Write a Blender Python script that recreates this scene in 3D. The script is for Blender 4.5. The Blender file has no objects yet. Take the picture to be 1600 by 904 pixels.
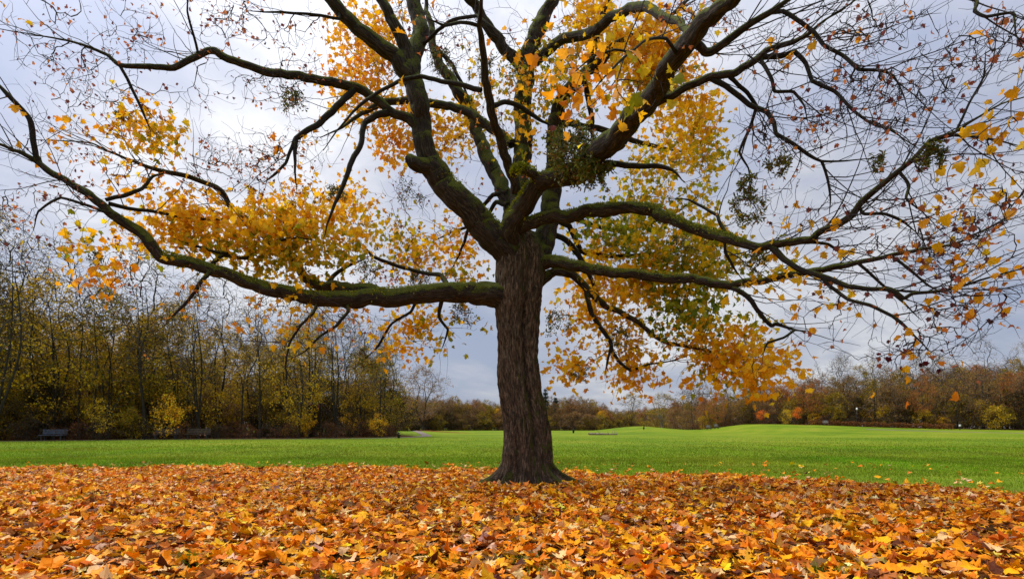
import bpy, math, random
import numpy as np
from mathutils import noise as mnoise, Vector

# ------------------------------------------------------------------ camera, sky, sun, exposure
SC = bpy.context.scene
COL = SC.collection
rs = np.random.RandomState(7)
random.seed(7)
FPX, CX, HY, CAMZ = 889.0, 800.0, 668.0, 1.03

cam_d = bpy.data.cameras.new('camera')
cam_d.lens = 20.0
cam_d.sensor_width = 36.0
cam_d.shift_y = 0.135
cam_d.clip_end = 3000
cam_d.clip_start = 0.05
cam = bpy.data.objects.new('camera', cam_d)
cam.location = (0, 0, CAMZ)
cam.rotation_euler = (math.radians(90), 0, 0)
COL.objects.link(cam)
SC.camera = cam

SUN_AZ, SUN_EL = math.radians(-64), math.radians(48)      # azimuth measured from +Y (view direction) towards +X
sun_dir = Vector((math.sin(SUN_AZ) * math.cos(SUN_EL), math.cos(SUN_AZ) * math.cos(SUN_EL), math.sin(SUN_EL)))

world = bpy.data.worlds.new('World')
SC.world = world
world.use_nodes = True
wt = world.node_tree
wt.nodes.clear()


def N(t, kind, **kw):
    n = t.nodes.new(kind)
    for k, v in kw.items():
        setattr(n, k, v)
    return n


def LK(t, a, b):
    t.links.new(a, b)


def MATH(t, op, a, b=None, c=None, clamp=False):
    n = N(t, 'ShaderNodeMath', operation=op)
    n.use_clamp = clamp
    for i, v in enumerate((a, b, c)):
        if v is None:
            continue
        if isinstance(v, (int, float)):
            n.inputs[i].default_value = v
        else:
            LK(t, v, n.inputs[i])
    return n.outputs[0]


def MIXC(t, fac, a, b, mode='MIX'):
    n = N(t, 'ShaderNodeMix', data_type='RGBA', blend_type=mode)
    for s, v in ((n.inputs[0], fac), (n.inputs[6], a), (n.inputs[7], b)):
        if isinstance(v, (int, float)):
            s.default_value = v
        elif isinstance(v, (tuple, list)):
            s.default_value = (*v, 1.0) if len(v) == 3 else v
        else:
            LK(t, v, s)
    return n.outputs[2]


def NOISE(t, vec, scale, detail=4.0, rough=0.55, dist=0.0):
    n = N(t, 'ShaderNodeTexNoise')
    n.inputs['Scale'].default_value = scale
    n.inputs['Detail'].default_value = detail
    n.inputs['Roughness'].default_value = rough
    n.inputs['Distortion'].default_value = dist
    if vec is not None:
        LK(t, vec, n.inputs['Vector'])
    return n.outputs['Fac']


def RAMP(t, fac, stops, interp='LINEAR'):
    n = N(t, 'ShaderNodeValToRGB')
    cr = n.color_ramp
    cr.interpolation = interp
    while len(cr.elements) < len(stops):
        cr.elements.new(0.5)
    for e, (p, c) in zip(cr.elements, stops):
        e.position = p
        e.color = (*c, 1.0) if len(c) == 3 else c
    LK(t, fac, n.inputs[0])
    return n.outputs[0]


def s2l(c):
    return tuple(((v / 255.0) / 12.92 if v / 255.0 <= 0.04045 else (((v / 255.0) + 0.055) / 1.055) ** 2.4) for v in c)


def build_world():
    t = wt
    tc = N(t, 'ShaderNodeTexCoord')
    sep = N(t, 'ShaderNodeSeparateXYZ')
    LK(t, tc.outputs['Generated'], sep.inputs[0])
    zc = MATH(t, 'MAXIMUM', sep.outputs[2], 0.0)
    den = MATH(t, 'ADD', zc, 0.22)
    cmb = N(t, 'ShaderNodeCombineXYZ')
    LK(t, MATH(t, 'DIVIDE', sep.outputs[0], den), cmb.inputs[0])
    LK(t, MATH(t, 'DIVIDE', sep.outputs[1], den), cmb.inputs[1])
    cmb.inputs[2].default_value = 5.2
    n1 = NOISE(t, cmb.outputs[0], 0.75, 7.0, 0.55, 0.5)
    n2 = NOISE(t, cmb.outputs[0], 2.6, 6.0, 0.6, 0.3)
    v = MATH(t, 'ADD', MATH(t, 'MULTIPLY', n1, 0.68), MATH(t, 'MULTIPLY', n2, 0.32))
    cloud = RAMP(t, v, [(0.40, (0.42, 0.48, 0.65)), (0.47, (0.52, 0.56, 0.70)), (0.53, (0.65, 0.67, 0.76)), (0.61, (0.93, 0.93, 0.96))])
    # an overcast sky is brighter overhead and around the veiled sun
    lift = MATH(t, 'ADD', 0.32, MATH(t, 'MULTIPLY', MATH(t, 'POWER', zc, 3.0), 0.95))
    dot = N(t, 'ShaderNodeVectorMath', operation='DOT_PRODUCT')
    LK(t, tc.outputs['Generated'], dot.inputs[0])
    dot.inputs[1].default_value = sun_dir
    glow = MATH(t, 'MULTIPLY', MATH(t, 'POWER', MATH(t, 'MAXIMUM', dot.outputs['Value'], 0.0), 4.0), 0.19)
    lift = MATH(t, 'ADD', lift, glow)
    lift10 = MATH(t, 'MULTIPLY', lift, 10.0)
    cl = N(t, 'ShaderNodeVectorMath', operation='SCALE')
    LK(t, cloud, cl.inputs[0])
    LK(t, lift10, cl.inputs['Scale'])
    sky = N(t, 'ShaderNodeTexSky', sky_type='NISHITA')
    sky.sun_disc = False
    sky.sun_elevation = SUN_EL
    sky.sun_rotation = SUN_AZ
    mix = MIXC(t, 0.93, sky.outputs[0], cl.outputs[0])
    bg = N(t, 'ShaderNodeBackground')
    bg.inputs['Strength'].default_value = 0.1
    LK(t, mix, bg.inputs['Color'])
    out = N(t, 'ShaderNodeOutputWorld')
    LK(t, bg.outputs[0], out.inputs[0])


build_world()
sun_d = bpy.data.lights.new('sun', 'SUN')
sun_d.energy = 1.5
sun_d.angle = math.radians(35)
sun_d.color = (1.0, 0.95, 0.88)
sun = bpy.data.objects.new('sun', sun_d)
sun.rotation_euler = sun_dir.to_track_quat('Z', 'Y').to_euler()
sun.location = (-20, 30, 40)
COL.objects.link(sun)

SC.view_settings.view_transform = 'Standard'
SC.view_settings.look = 'None'
SC.view_settings.exposure = 1.25
SC.view_settings.gamma = 1.0
SC.view_settings.use_curve_mapping = False
SC.render.engine = 'CYCLES'
SC.cycles.max_bounces = 6
SC.cycles.diffuse_bounces = 3
SC.cycles.transmission_bounces = 3
SC.cycles.glossy_bounces = 2
SC.cycles.transparent_max_bounces = 4


# ------------------------------------------------------------------ helpers
def at(px, py, d):
    """the place d metres in front of the camera that is seen at a pixel of the photograph"""
    return np.array([(px - CX) / FPX * d, d, CAMZ + (HY - py) / FPX * d])


def tag(o, label=None, cat=None, group=None, kind=None):
    for k, v in (('label', label), ('category', cat), ('group', group), ('kind', kind)):
        if v:
            o[k] = v
    return o


def link(name, data, parent=None, loc=None):
    o = bpy.data.objects.new(name, data)
    COL.objects.link(o)
    if parent is not None:
        o.parent = parent
    if loc is not None:
        o.location = loc
    return o


def empty(name, loc=(0, 0, 0), rz=0.0, sc=1.0):
    o = link(name, None, None, loc)
    o.rotation_euler = (0, 0, rz)
    o.scale = (sc, sc, sc)
    o.empty_display_size = 0.2
    return o


def copy_tree(o, parent=None):
    c = o.copy()
    COL.objects.link(c)
    c.parent = parent
    for ch in o.children:
        copy_tree(ch, c)
    return c


class MB:
    """collects quads and triangles with per-point attributes; build() makes ONE mesh"""

    def __init__(self):
        self.v, self.q, self.t, self.qm, self.tm = [], [], [], [], []
        self.a = {}
        self.n = 0

    def add(self, v, quads=None, tris=None, mat=0, **attrs):
        v = np.asarray(v, dtype=np.float64).reshape(-1, 3)
        self.v.append(v)
        if quads is not None and len(quads):
            q = np.asarray(quads, dtype=np.int64) + self.n
            self.q.append(q)
            self.qm.append(np.full(len(q), mat))
        if tris is not None and len(tris):
            q = np.asarray(tris, dtype=np.int64) + self.n
            self.t.append(q)
            self.tm.append(np.full(len(q), mat))
        for k, val in attrs.items():
            self.a.setdefault(k, []).append((self.n, np.asarray(val, dtype=np.float64)))
        self.n += len(v)

    def box(self, c, s, rz=0.0, mat=0):
        x, y, z = np.array(s) / 2
        p = np.array([[a * x, b * y, d * z] for d in (-1, 1) for b in (-1, 1) for a in (-1, 1)])
        cr, sr = math.cos(rz), math.sin(rz)
        p = np.c_[p[:, 0] * cr - p[:, 1] * sr, p[:, 0] * sr + p[:, 1] * cr, p[:, 2]] + np.array(c)
        self.add(p, quads=[(0, 2, 3, 1), (4, 5, 7, 6), (0, 1, 5, 4), (2, 6, 7, 3), (0, 4, 6, 2), (1, 3, 7, 5)], mat=mat)

    def mesh(self, name, mats, smooth=True):
        V = np.concatenate(self.v)
        me = bpy.data.meshes.new(name)
        nq = sum(len(q) for q in self.q)
        nt = sum(len(q) for q in self.t)
        loops, starts, mi = [], [], []
        if nq:
            loops.append(np.concatenate(self.q).ravel())
            starts.append(np.arange(nq) * 4)
            mi.append(np.concatenate(self.qm))
        if nt:
            loops.append(np.concatenate(self.t).ravel())
            starts.append(nq * 4 + np.arange(nt) * 3)
            mi.append(np.concatenate(self.tm))
        loops = np.concatenate(loops).astype(np.int32)
        starts = np.concatenate(starts).astype(np.int32)
        mi = np.concatenate(mi).astype(np.int32)
        me.vertices.add(len(V))
        me.vertices.foreach_set('co', V.astype(np.float32).ravel())
        me.loops.add(len(loops))
        me.loops.foreach_set('vertex_index', loops)
        me.polygons.add(len(starts))
        me.polygons.foreach_set('loop_start', starts)
        me.polygons.foreach_set('material_index', mi)
        me.polygons.foreach_set('use_smooth', np.full(len(starts), smooth))
        for m in mats if isinstance(mats, (list, tuple)) else [mats]:
            me.materials.append(m)
        for k, parts in self.a.items():
            w = parts[0][1].shape[-1] if parts[0][1].ndim > 1 else 1
            if k == 'col':
                buf = np.zeros((len(V), 4))
                for s, val in parts:
                    buf[s:s + len(val), :3] = val
                buf[:, 3] = 1
                at_ = me.attributes.new(k, 'FLOAT_COLOR', 'POINT')
                at_.data.foreach_set('color', buf.astype(np.float32).ravel())
            elif w == 3:
                buf = np.zeros((len(V), 3))
                for s, val in parts:
                    buf[s:s + len(val)] = val
                at_ = me.attributes.new(k, 'FLOAT_VECTOR', 'POINT')
                at_.data.foreach_set('vector', buf.astype(np.float32).ravel())
            else:
                buf = np.zeros(len(V))
                for s, val in parts:
                    buf[s:s + len(val)] = val
                at_ = me.attributes.new(k, 'FLOAT', 'POINT')
                at_.data.foreach_set('value', buf.astype(np.float32).ravel())
        me.update(calc_edges=True)
        me.validate()
        return me

    def build(self, name, mats, parent=None, smooth=True, loc=None):
        return link(name, self.mesh(name, mats, smooth), parent, loc)


def unit(v):
    v = np.asarray(v, dtype=float)
    return v / (np.linalg.norm(v, axis=-1, keepdims=True) + 1e-12)


def catmull(P, per):
    """P (n,k) control rows -> smooth rows, `per` samples for each span"""
    P = np.asarray(P, dtype=float)
    Q = np.vstack([2 * P[0] - P[1], P, 2 * P[-1] - P[-2]])
    out = []
    for i in range(1, len(Q) - 2):
        a, b, c, d = Q[i - 1:i + 3]
        for k in range(per):
            t = k / per
            out.append(0.5 * (2 * b + (c - a) * t + (2 * a - 5 * b + 4 * c - d) * t * t + (-a + 3 * b - 3 * c + d) * t ** 3))
    out.append(P[-1])
    return np.array(out)


def tube(mb, pts, rad, sides, transport=False, knob=0.0, seed=0.0, mat=0, v0=0.0):
    pts = np.asarray(pts, dtype=float)
    n = len(pts)
    T = unit(np.gradient(pts, axis=0))
    if transport:
        nn = np.cross(T[0], [0.3, 0.2, 0.9])
        if np.linalg.norm(nn) < 1e-3:
            nn = np.cross(T[0], [1, 0, 0])
        nn = unit(nn)
        U = [nn]
        for i in range(1, n):
            nn = unit(nn - T[i] * np.dot(nn, T[i]))
            U.append(nn)
        U = np.array(U)
    else:
        m = unit(pts[-1] - pts[0])
        ref = np.cross(m, [0.31, 0.23, 0.92])
        if np.linalg.norm(ref) < 0.05:
            ref = np.cross(m, [1, 0, 0])
        ref = unit(ref)
        U = unit(ref[None] - T * (T @ ref)[:, None])
    W = np.cross(T, U)
    ang = np.arange(sides) / sides * 2 * math.pi
    ca, sa = np.cos(ang), np.sin(ang)
    R = np.repeat(np.asarray(rad, dtype=float)[:, None], sides, 1)
    s = np.r_[0, np.cumsum(np.linalg.norm(np.diff(pts, axis=0), axis=1))] + v0
    if knob > 0:
        for i in range(n):
            for j in range(sides):
                q = Vector((ca[j] * 1.1, sa[j] * 1.1, s[i] * 2.3 + seed))
                R[i, j] *= 1 + knob * (mnoise.noise(q) + 0.5 * mnoise.noise(q * 2.7))
                if sides > 18:
                    R[i, j] *= 1 - 0.10 * abs(mnoise.noise(Vector((ca[j] * 4.5, sa[j] * 4.5, s[i] * 3.5 + seed)))) - 0.05 * abs(mnoise.noise(Vector((ca[j] * 9, sa[j] * 9, s[i] * 9 + seed))))
    V = pts[:, None] + R[..., None] * (U[:, None] * ca[None, :, None] + W[:, None] * sa[None, :, None])
    bc = np.stack([R * ca, R * sa, np.repeat(s[:, None], sides, 1)], -1)
    bc[..., 0] += seed
    V = V.reshape(-1, 3)
    bc = bc.reshape(-1, 3)
    i = np.arange(n - 1)[:, None] * sides
    j = np.arange(sides)[None]
    j2 = (j + 1) % sides
    q = np.stack([i + j, i + j2, i + sides + j2, i + sides + j], -1).reshape(-1, 4)
    tip = pts[-1] + T[-1] * rad[-1] * 0.8
    V = np.vstack([V, tip])
    bc = np.vstack([bc, [seed, 0, s[-1]]])
    b = (n - 1) * sides
    tr = np.stack([b + np.arange(sides), b + (np.arange(sides) + 1) % sides, np.full(sides, n * sides)], -1)
    mb.add(V, quads=q, tris=tr, mat=mat, bark_co=bc)


def grow(P, D, R, tips, step, rmin, expo=0.42, jit=0.07, lift=0.2, seed=1, bias=0.65):
    """joins every tip to the nearest fitting node of the branching so far; returns the twigs' paths and radii"""
    r_ = np.random.RandomState(seed)
    n0 = len(P)
    cap = n0 + len(tips) * 14
    X = np.zeros((6, cap), np.float32)
    pos = np.zeros((cap, 3))
    dr = np.zeros((cap, 3))
    par = np.full(cap, -1)
    pos[:n0], dr[:n0] = P, D
    X[:3, :n0], X[3:, :n0] = P.T, D.T
    dmin = np.array([np.min((X[0, :n0] - np.float32(t[0])) ** 2 + (X[1, :n0] - np.float32(t[1])) ** 2 + (X[2, :n0] - np.float32(t[2])) ** 2) for t in tips])
    order = np.argsort(dmin)
    n = n0
    lines = []
    for ti in order:
        t = tips[ti]
        dx, dy, dz = np.float32(t[0]) - X[0, :n], np.float32(t[1]) - X[1, :n], np.float32(t[2]) - X[2, :n]
        ds = np.sqrt(dx * dx + dy * dy + dz * dz)
        # distance, made longer where the tip lies behind the direction of growth
        j = int(np.argmin(np.float32(1 + bias) * ds - np.float32(bias) * (dx * X[3, :n] + dy * X[4, :n] + dz * X[5, :n])))
        L = float(ds[j]) + 1e-9
        if L < 0.25 * step:
            lines.append((ti, j, j, j))
            continue
        k = int(min(max(L / step + 1, 2), 14))
        u = np.arange(1, k + 1)[:, None] / k
        ch = t - pos[j]
        m0 = (0.5 * dr[j] + 0.5 * ch / L) * L
        m1 = ch + np.array([0, 0, lift * L]) + r_.randn(3) * L * 0.09
        pp = (2 * u ** 3 - 3 * u ** 2 + 1) * pos[j] + (u ** 3 - 2 * u ** 2 + u) * m0 + (-2 * u ** 3 + 3 * u ** 2) * t + (u ** 3 - u ** 2) * m1
        pp[:-1] += r_.randn(k - 1, 3) * jit * step
        dd = pp.copy()
        dd[1:] -= pp[:-1]
        dd[0] -= pos[j]
        dd /= np.sqrt((dd * dd).sum(1))[:, None] + 1e-9
        pos[n:n + k] = pp
        dr[n:n + k] = dd
        X[:3, n:n + k], X[3:, n:n + k] = pp.T, dd.T
        par[n] = j
        par[n + 1:n + k] = np.arange(n, n + k - 1)
        lines.append((ti, j, n, n + k))
        n += k
    load = np.zeros(n)
    for ti, j, a, b in lines:
        if b > a:
            load[b - 1] += 1
        elif a >= n0:
            load[a] += 0.5
    for i in range(n - 1, n0 - 1, -1):
        if par[i] >= n0:
            load[par[i]] += load[i]
    rad = rmin * np.maximum(load, 1) ** expo
    base = np.full(n, 1e9)
    base[:n0] = R
    return pos[:n], dr[:n], rad, lines, base, n0


def twig_mesh(mb, G, big=1.0, mat=0):
    """thin tubes along all grown paths, worked out together for paths of like length"""
    pos, dr, rad, lines, base, n0 = G
    groups = {}
    for ti, j, a, b in lines:
        if b <= a:
            continue
        r = np.empty(b - a + 1)
        r[1:] = rad[a:b]
        r[0] = rad[a]
        r = np.minimum(r, base[j] * 0.85 if j < n0 else rad[j])
        r[0] *= 1.1
        r[-1] *= 0.7
        m = r.max()
        sides = 3 if m < 0.007 * big else (4 if m < 0.015 * big else 6)
        groups.setdefault((b - a + 1, sides), []).append((j, a, r))
    for (n, sides), L in groups.items():
        J = np.array([q[0] for q in L])
        A = np.array([q[1] for q in L])
        R = np.array([q[2] for q in L])
        Pt = np.concatenate([pos[J][:, None], pos[A[:, None] + np.arange(n - 1)]], 1)
        T = unit(np.gradient(Pt, axis=1))
        m = unit(Pt[:, -1] - Pt[:, 0])
        ref = np.cross(m, [0.31, 0.23, 0.92])
        bad = np.linalg.norm(ref, axis=1) < 0.05
        ref[bad] = np.cross(m[bad], [1, 0, 0])
        ref = unit(ref)[:, None]
        U = unit(ref - T * (T * ref).sum(-1, keepdims=True))
        W = np.cross(T, U)
        ang = np.arange(sides) / sides * 2 * math.pi
        V = Pt[:, :, None] + R[..., None, None] * (U[:, :, None] * np.cos(ang)[:, None] + W[:, :, None] * np.sin(ang)[:, None])
        tip = Pt[:, -1] + T[:, -1] * R[:, -1:] * 0.8
        nv = n * sides + 1
        V = np.concatenate([V.reshape(len(L), n * sides, 3), tip[:, None]], 1)
        i = np.arange(n - 1)[:, None] * sides
        k = np.arange(sides)[None]
        q = np.stack([i + k, i + (k + 1) % sides, i + sides + (k + 1) % sides, i + sides + k], -1).reshape(-1, 4)
        bb = (n - 1) * sides
        tr_ = np.stack([bb + np.arange(sides), bb + (np.arange(sides) + 1) % sides, np.full(sides, n * sides)], -1)
        off = (np.arange(len(L)) * nv)[:, None, None]
        mb.add(V.reshape(-1, 3), quads=(q[None] + off).reshape(-1, 4), tris=(tr_[None] + off).reshape(-1, 3), mat=mat)


# maple leaf outlines: base at the origin, tip along +y, one unit long
HALF = [(0.16, -0.10), (0.43, -0.03), (0.36, 0.11), (0.49, 0.22), (0.65, 0.44), (0.48, 0.46), (0.33, 0.45), (0.36, 0.66), (0.19, 0.74)]
HALF_LO = [(0.42, -0.06), (0.33, 0.14), (0.65, 0.45), (0.29, 0.45), (0.25, 0.70)]


def leaf_template(half, ring=False, stem=True):
    o = [(0, 0)] + half + [(0, 1.0)] + [(-x, y) for x, y in reversed(half)]
    o = np.array(o)
    n = len(o)
    c = np.array([[0, 0.30]])
    if ring:
        inner = c + (o - c) * 0.52
        V = np.vstack([c, inner, o])
        tri = [(0, 1 + i, 1 + (i + 1) % n) for i in range(n)]
        for i in range(n):
            k = (i + 1) % n
            tri += [(1 + i, 1 + n + i, 1 + n + k), (1 + i, 1 + n + k, 1 + k)]
    else:
        V = np.vstack([c, o])
        tri = [(0, 1 + i, 1 + (i + 1) % n) for i in range(n)]
    if stem:
        b = len(V)
        V = np.vstack([V, [[-0.018, 0.0], [0.018, 0.0], [0.03, -0.62]]])
        tri.append((b, b + 1, b + 2))
    return np.c_[V, np.zeros(len(V))], np.array(tri)


T_HI = leaf_template(HALF[:7] + HALF[7:], ring=False)
T_LO = leaf_template(HALF_LO, stem=True)
T_OBJ = leaf_template([HALF[1], HALF[2], HALF[3], HALF[4], HALF[6], HALF[7]], ring=True)


def curl_leaf(tpl, c1, c2, c3, c4):
    """bend a flat leaf: c1 cups across, c2 along, c3 twists, c4 folds on the midrib"""
    x, y = tpl[:, 0], tpl[:, 1]
    z = c1[:, None] * x ** 2 + c2[:, None] * (y - 0.3) ** 2 + c3[:, None] * x * (y - 0.3) + c4[:, None] * np.abs(x)
    return z


def rot_from(nrm, spin):
    """matrices whose z axis is nrm, turned by spin about it"""
    nrm = unit(nrm)
    ref = np.where(np.abs(nrm[:, 2:3]) > 0.95, [[1.0, 0, 0]], [[0, 0, 1.0]])
    X = unit(np.cross(ref, nrm))
    Y = np.cross(nrm, X)
    c, s = np.cos(spin)[:, None], np.sin(spin)[:, None]
    return np.stack([X * c + Y * s, -X * s + Y * c, nrm], -1)


def leaves(mb, pos, nrm, spin, size, col, tpl, curl=1.0, wig=0.05, mat=0, seed=3):
    r_ = np.random.RandomState(seed)
    V0, tri = tpl
    n, m = len(pos), len(V0)
    if n == 0:
        return
    c = r_.randn(4, n) * np.array([[0.55], [0.45], [0.5], [0.30]]) * curl
    z = curl_leaf(V0, *c) + r_.randn(n, m) * wig
    loc = np.empty((n, m, 3))
    loc[..., 0] = V0[:, 0] * (1 - 0.10 * np.abs(c[0][:, None]))
    loc[..., 1] = V0[:, 1]
    loc[..., 2] = z
    loc *= size[:, None, None]
    M = rot_from(nrm, spin)
    W = np.einsum('nij,nmj->nmi', M, loc) + pos[:, None]
    tr = (tri[None] + (np.arange(n) * m)[:, None, None]).reshape(-1, 3)
    cc = np.repeat(col[:, None], m, 1)
    edge = np.hypot(V0[:, 0], V0[:, 1] - 0.3)
    cc = cc * (1 - 0.16 * np.clip(edge / 0.7, 0, 1)[None, :, None] * r_.rand(n)[:, None, None])
    mb.add(W.reshape(-1, 3), tris=tr, mat=mat, col=cc.reshape(-1, 3))


PAL = {
    'gold': [(248, 190, 28), (240, 174, 22), (252, 202, 48), (224, 152, 22), (236, 180, 36)],
    'orange': [(242, 166, 28), (247, 180, 36), (224, 138, 26), (234, 166, 48)],
    'lime': [(200, 172, 30), (172, 156, 28), (220, 184, 38), (138, 140, 28), (234, 176, 34)],
    'green': [(118, 132, 30), (144, 150, 34), (98, 116, 26), (172, 164, 36), (214, 182, 38)],
    'dry': [(128, 70, 66), (156, 88, 62), (186, 112, 70), (106, 58, 58), (212, 132, 56)],
    'wine': [(92, 22, 26), (74, 18, 24)],
    'mist': [(96, 104, 36), (78, 90, 32), (120, 118, 42), (120, 90, 40)],
    'litter': [(248, 148, 14), (253, 178, 20), (226, 122, 20), (160, 80, 22), (244, 196, 132), (92, 46, 24), (250, 162, 16), (220, 172, 140), (206, 98, 16), (226, 204, 84)],
    'olive': [(142, 126, 30), (176, 150, 30), (108, 106, 28), (204, 162, 32), (130, 102, 32)],
    'yellow': [(226, 182, 28), (206, 166, 26), (180, 146, 28), (236, 196, 50), (152, 128, 30)],
    'rust': [(190, 118, 58), (172, 104, 50), (204, 134, 66), (156, 104, 56), (146, 110, 62)],
    'brown': [(152, 114, 74), (132, 98, 66), (168, 130, 78), (118, 92, 64), (176, 142, 76)],
    'thorn': [(104, 66, 38), (86, 56, 36), (126, 78, 42), (72, 50, 34), (140, 96, 46)],
    'dark': [(64, 56, 28), (78, 64, 30), (52, 48, 26), (96, 70, 30)],
    'flame': [(240, 124, 30), (232, 108, 30), (242, 146, 42)],
    'pine': [(34, 48, 26), (28, 42, 24), (44, 58, 30)],
}
PALW = {'litter': [.26, .16, .15, .10, .11, .05, .11, .02, .03, .01]}


def pick(pal, n, r_, jit=0.12):
    C = np.array([s2l(c) for c in PAL[pal]])
    k = r_.choice(len(C), n, p=PALW.get(pal))
    return np.clip(C[k] * np.exp(r_.randn(n, 1) * jit) * np.exp(r_.randn(n, 3) * jit * 0.35), 0.004, 0.9), k


# ------------------------------------------------------------------ materials
def new_mat(name):
    m = bpy.data.materials.new(name)
    m.use_nodes = True
    t = m.node_tree
    t.nodes.clear()
    return m, t, N(t, 'ShaderNodeOutputMaterial')


def pbsdf(t, col, rough=0.8, spec=0.3):
    b = N(t, 'ShaderNodeBsdfPrincipled')
    b.inputs['Roughness'].default_value = rough
    b.inputs['Specular IOR Level'].default_value = spec
    if isinstance(col, tuple):
        b.inputs['Base Color'].default_value = (*col, 1)
    else:
        LK(t, col, b.inputs['Base Color'])
    return b


def ATTR(t, name):
    return N(t, 'ShaderNodeAttribute', attribute_name=name)


def leaf_mat(name, trans=0.4, rough=0.5, spec=0.3, spots=0.35, scale=60.0):
    m, t, out = new_mat(name)
    a = ATTR(t, 'col')
    geo = N(t, 'ShaderNodeNewGeometry')
    n = NOISE(t, geo.outputs['Position'], scale, 3.0, 0.6)
    f = MATH(t, 'MULTIPLY', RAMP(t, n, [(0.42, (0, 0, 0)), (0.7, (1, 1, 1))]), spots)
    dk = MIXC(t, 1.0, a.outputs['Color'], (0.62, 0.53, 0.46), 'MULTIPLY')
    c = MIXC(t, f, a.outputs['Color'], dk)
    b = pbsdf(t, c, rough, spec)
    tr = N(t, 'ShaderNodeBsdfTranslucent')
    LK(t, MIXC(t, 1.0, c, (1.0, 0.97, 0.8), 'MULTIPLY'), tr.inputs['Color'])
    mx = N(t, 'ShaderNodeMixShader')
    mx.inputs[0].default_value = trans
    LK(t, b.outputs[0], mx.inputs[1])
    LK(t, tr.outputs[0], mx.inputs[2])
    LK(t, mx.outputs[0], out.inputs[0])
    return m


def bark_mat(name, dark, light, moss=0.0, moss_col=(0.085, 0.10, 0.012), fine=1.0, bump=0.6, low_moss=0.0):
    m, t, out = new_mat(name)
    a = ATTR(t, 'bark_co')
    mp = N(t, 'ShaderNodeMapping')
    mp.inputs['Scale'].default_value = (46 * fine, 46 * fine, 7.5 * fine)
    LK(t, a.outputs['Vector'], mp.inputs['Vector'])
    fur = NOISE(t, mp.outputs[0], 1.0, 5.0, 0.6, 0.6)
    big = NOISE(t, a.outputs['Vector'], 3.0, 4.0, 0.6)
    fine_n = NOISE(t, a.outputs['Vector'], 70.0, 3.0, 0.6)
    f = MATH(t, 'ADD', MATH(t, 'MULTIPLY', fur, 0.75), MATH(t, 'MULTIPLY', fine_n, 0.25))
    c = RAMP(t, f, [(0.43, dark), (0.53, tuple(0.4 * a + 0.6 * b for a, b in zip(dark, tuple(v * 0.5 for v in light)))), (0.66, light)])
    c = MIXC(t, MATH(t, 'MULTIPLY', big, 0.35), c, tuple(0.5 * (d + l) * k for d, l, k in zip(dark, light, (1.0, 0.92, 0.85))))
    h = f
    if moss > 0:
        geo = N(t, 'ShaderNodeNewGeometry')
        sep = N(t, 'ShaderNodeSeparateXYZ')
        LK(t, geo.outputs['Normal'], sep.inputs[0])
        pos = N(t, 'ShaderNodeSeparateXYZ')
        LK(t, geo.outputs['Position'], pos.inputs[0])
        mn = NOISE(t, geo.outputs['Position'], 5.0, 5.0, 0.62)
        mf = NOISE(t, geo.outputs['Position'], 55.0, 4.0, 0.65)
        k = MATH(t, 'ADD', sep.outputs[2], MATH(t, 'MULTIPLY', MATH(t, 'SUBTRACT', mn, 0.5), 1.8))
        k = MATH(t, 'ADD', k, MATH(t, 'MULTIPLY', MATH(t, 'SUBTRACT', mf, 0.5), 0.9))
        k = MATH(t, 'ADD', k, moss - 0.62)
        if low_moss:
            side = MATH(t, 'MULTIPLY', MATH(t, 'MAXIMUM', MATH(t, 'ADD', sep.outputs[0], 0.15), 0.0), low_moss)
            k = MATH(t, 'ADD', k, side)
        k = MATH(t, 'MULTIPLY', k, 3.4, clamp=True)
        mc = RAMP(t, mf, [(0.3, tuple(v * 0.45 for v in moss_col)), (0.55, moss_col), (0.75, tuple(v * 1.9 for v in moss_col))])
        mc = MIXC(t, MATH(t, 'MULTIPLY', mn, 0.45), mc, (0.06, 0.052, 0.012))
        c = MIXC(t, k, c, mc)
        h = MATH(t, 'ADD', f, MATH(t, 'MULTIPLY', MATH(t, 'MULTIPLY', mf, k), 1.2))
    b = pbsdf(t, c, 0.85, 0.2)
    bm = N(t, 'ShaderNodeBump')
    bm.inputs['Strength'].default_value = bump
    bm.inputs['Distance'].default_value = 0.05
    LK(t, h, bm.inputs['Height'])
    LK(t, bm.outputs[0], b.inputs['Normal'])
    LK(t, b.outputs[0], out.inputs[0])
    return m


def plain_mat(name, col, rough=0.7, var=0.25, scale=8.0, spec=0.3):
    m, t, out = new_mat(name)
    tc = N(t, 'ShaderNodeTexCoord')
    n = NOISE(t, tc.outputs['Object'], scale, 5.0, 0.6)
    c = RAMP(t, n, [(0.3, tuple(v * (1 - var) for v in col)), (0.7, tuple(min(1, v * (1 + var)) for v in col))])
    b = pbsdf(t, c, rough, spec)
    LK(t, b.outputs[0], out.inputs[0])
    return m


def ground_mat(name, stops, s_big, s_mid, s_fine, bump=0.4, dist=0.03, rough=0.9):
    m, t, out = new_mat(name)
    geo = N(t, 'ShaderNodeNewGeometry')
    p = geo.outputs['Position']
    a, b_, c_ = NOISE(t, p, s_big, 3.0), NOISE(t, p, s_mid, 5.0, 0.6), NOISE(t, p, s_fine, 4.0, 0.7)
    f = MATH(t, 'ADD', MATH(t, 'ADD', MATH(t, 'MULTIPLY', a, 0.4), MATH(t, 'MULTIPLY', b_, 0.3)), MATH(t, 'MULTIPLY', c_, 0.3))
    c = RAMP(t, f, stops)
    b = pbsdf(t, c, rough, 0.04)
    bm = N(t, 'ShaderNodeBump')
    bm.inputs['Strength'].default_value = bump
    bm.inputs['Distance'].default_value = dist
    LK(t, c_, bm.inputs['Height'])
    LK(t, bm.outputs[0], b.inputs['Normal'])
    LK(t, b.outputs[0], out.inputs[0])
    return m


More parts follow.
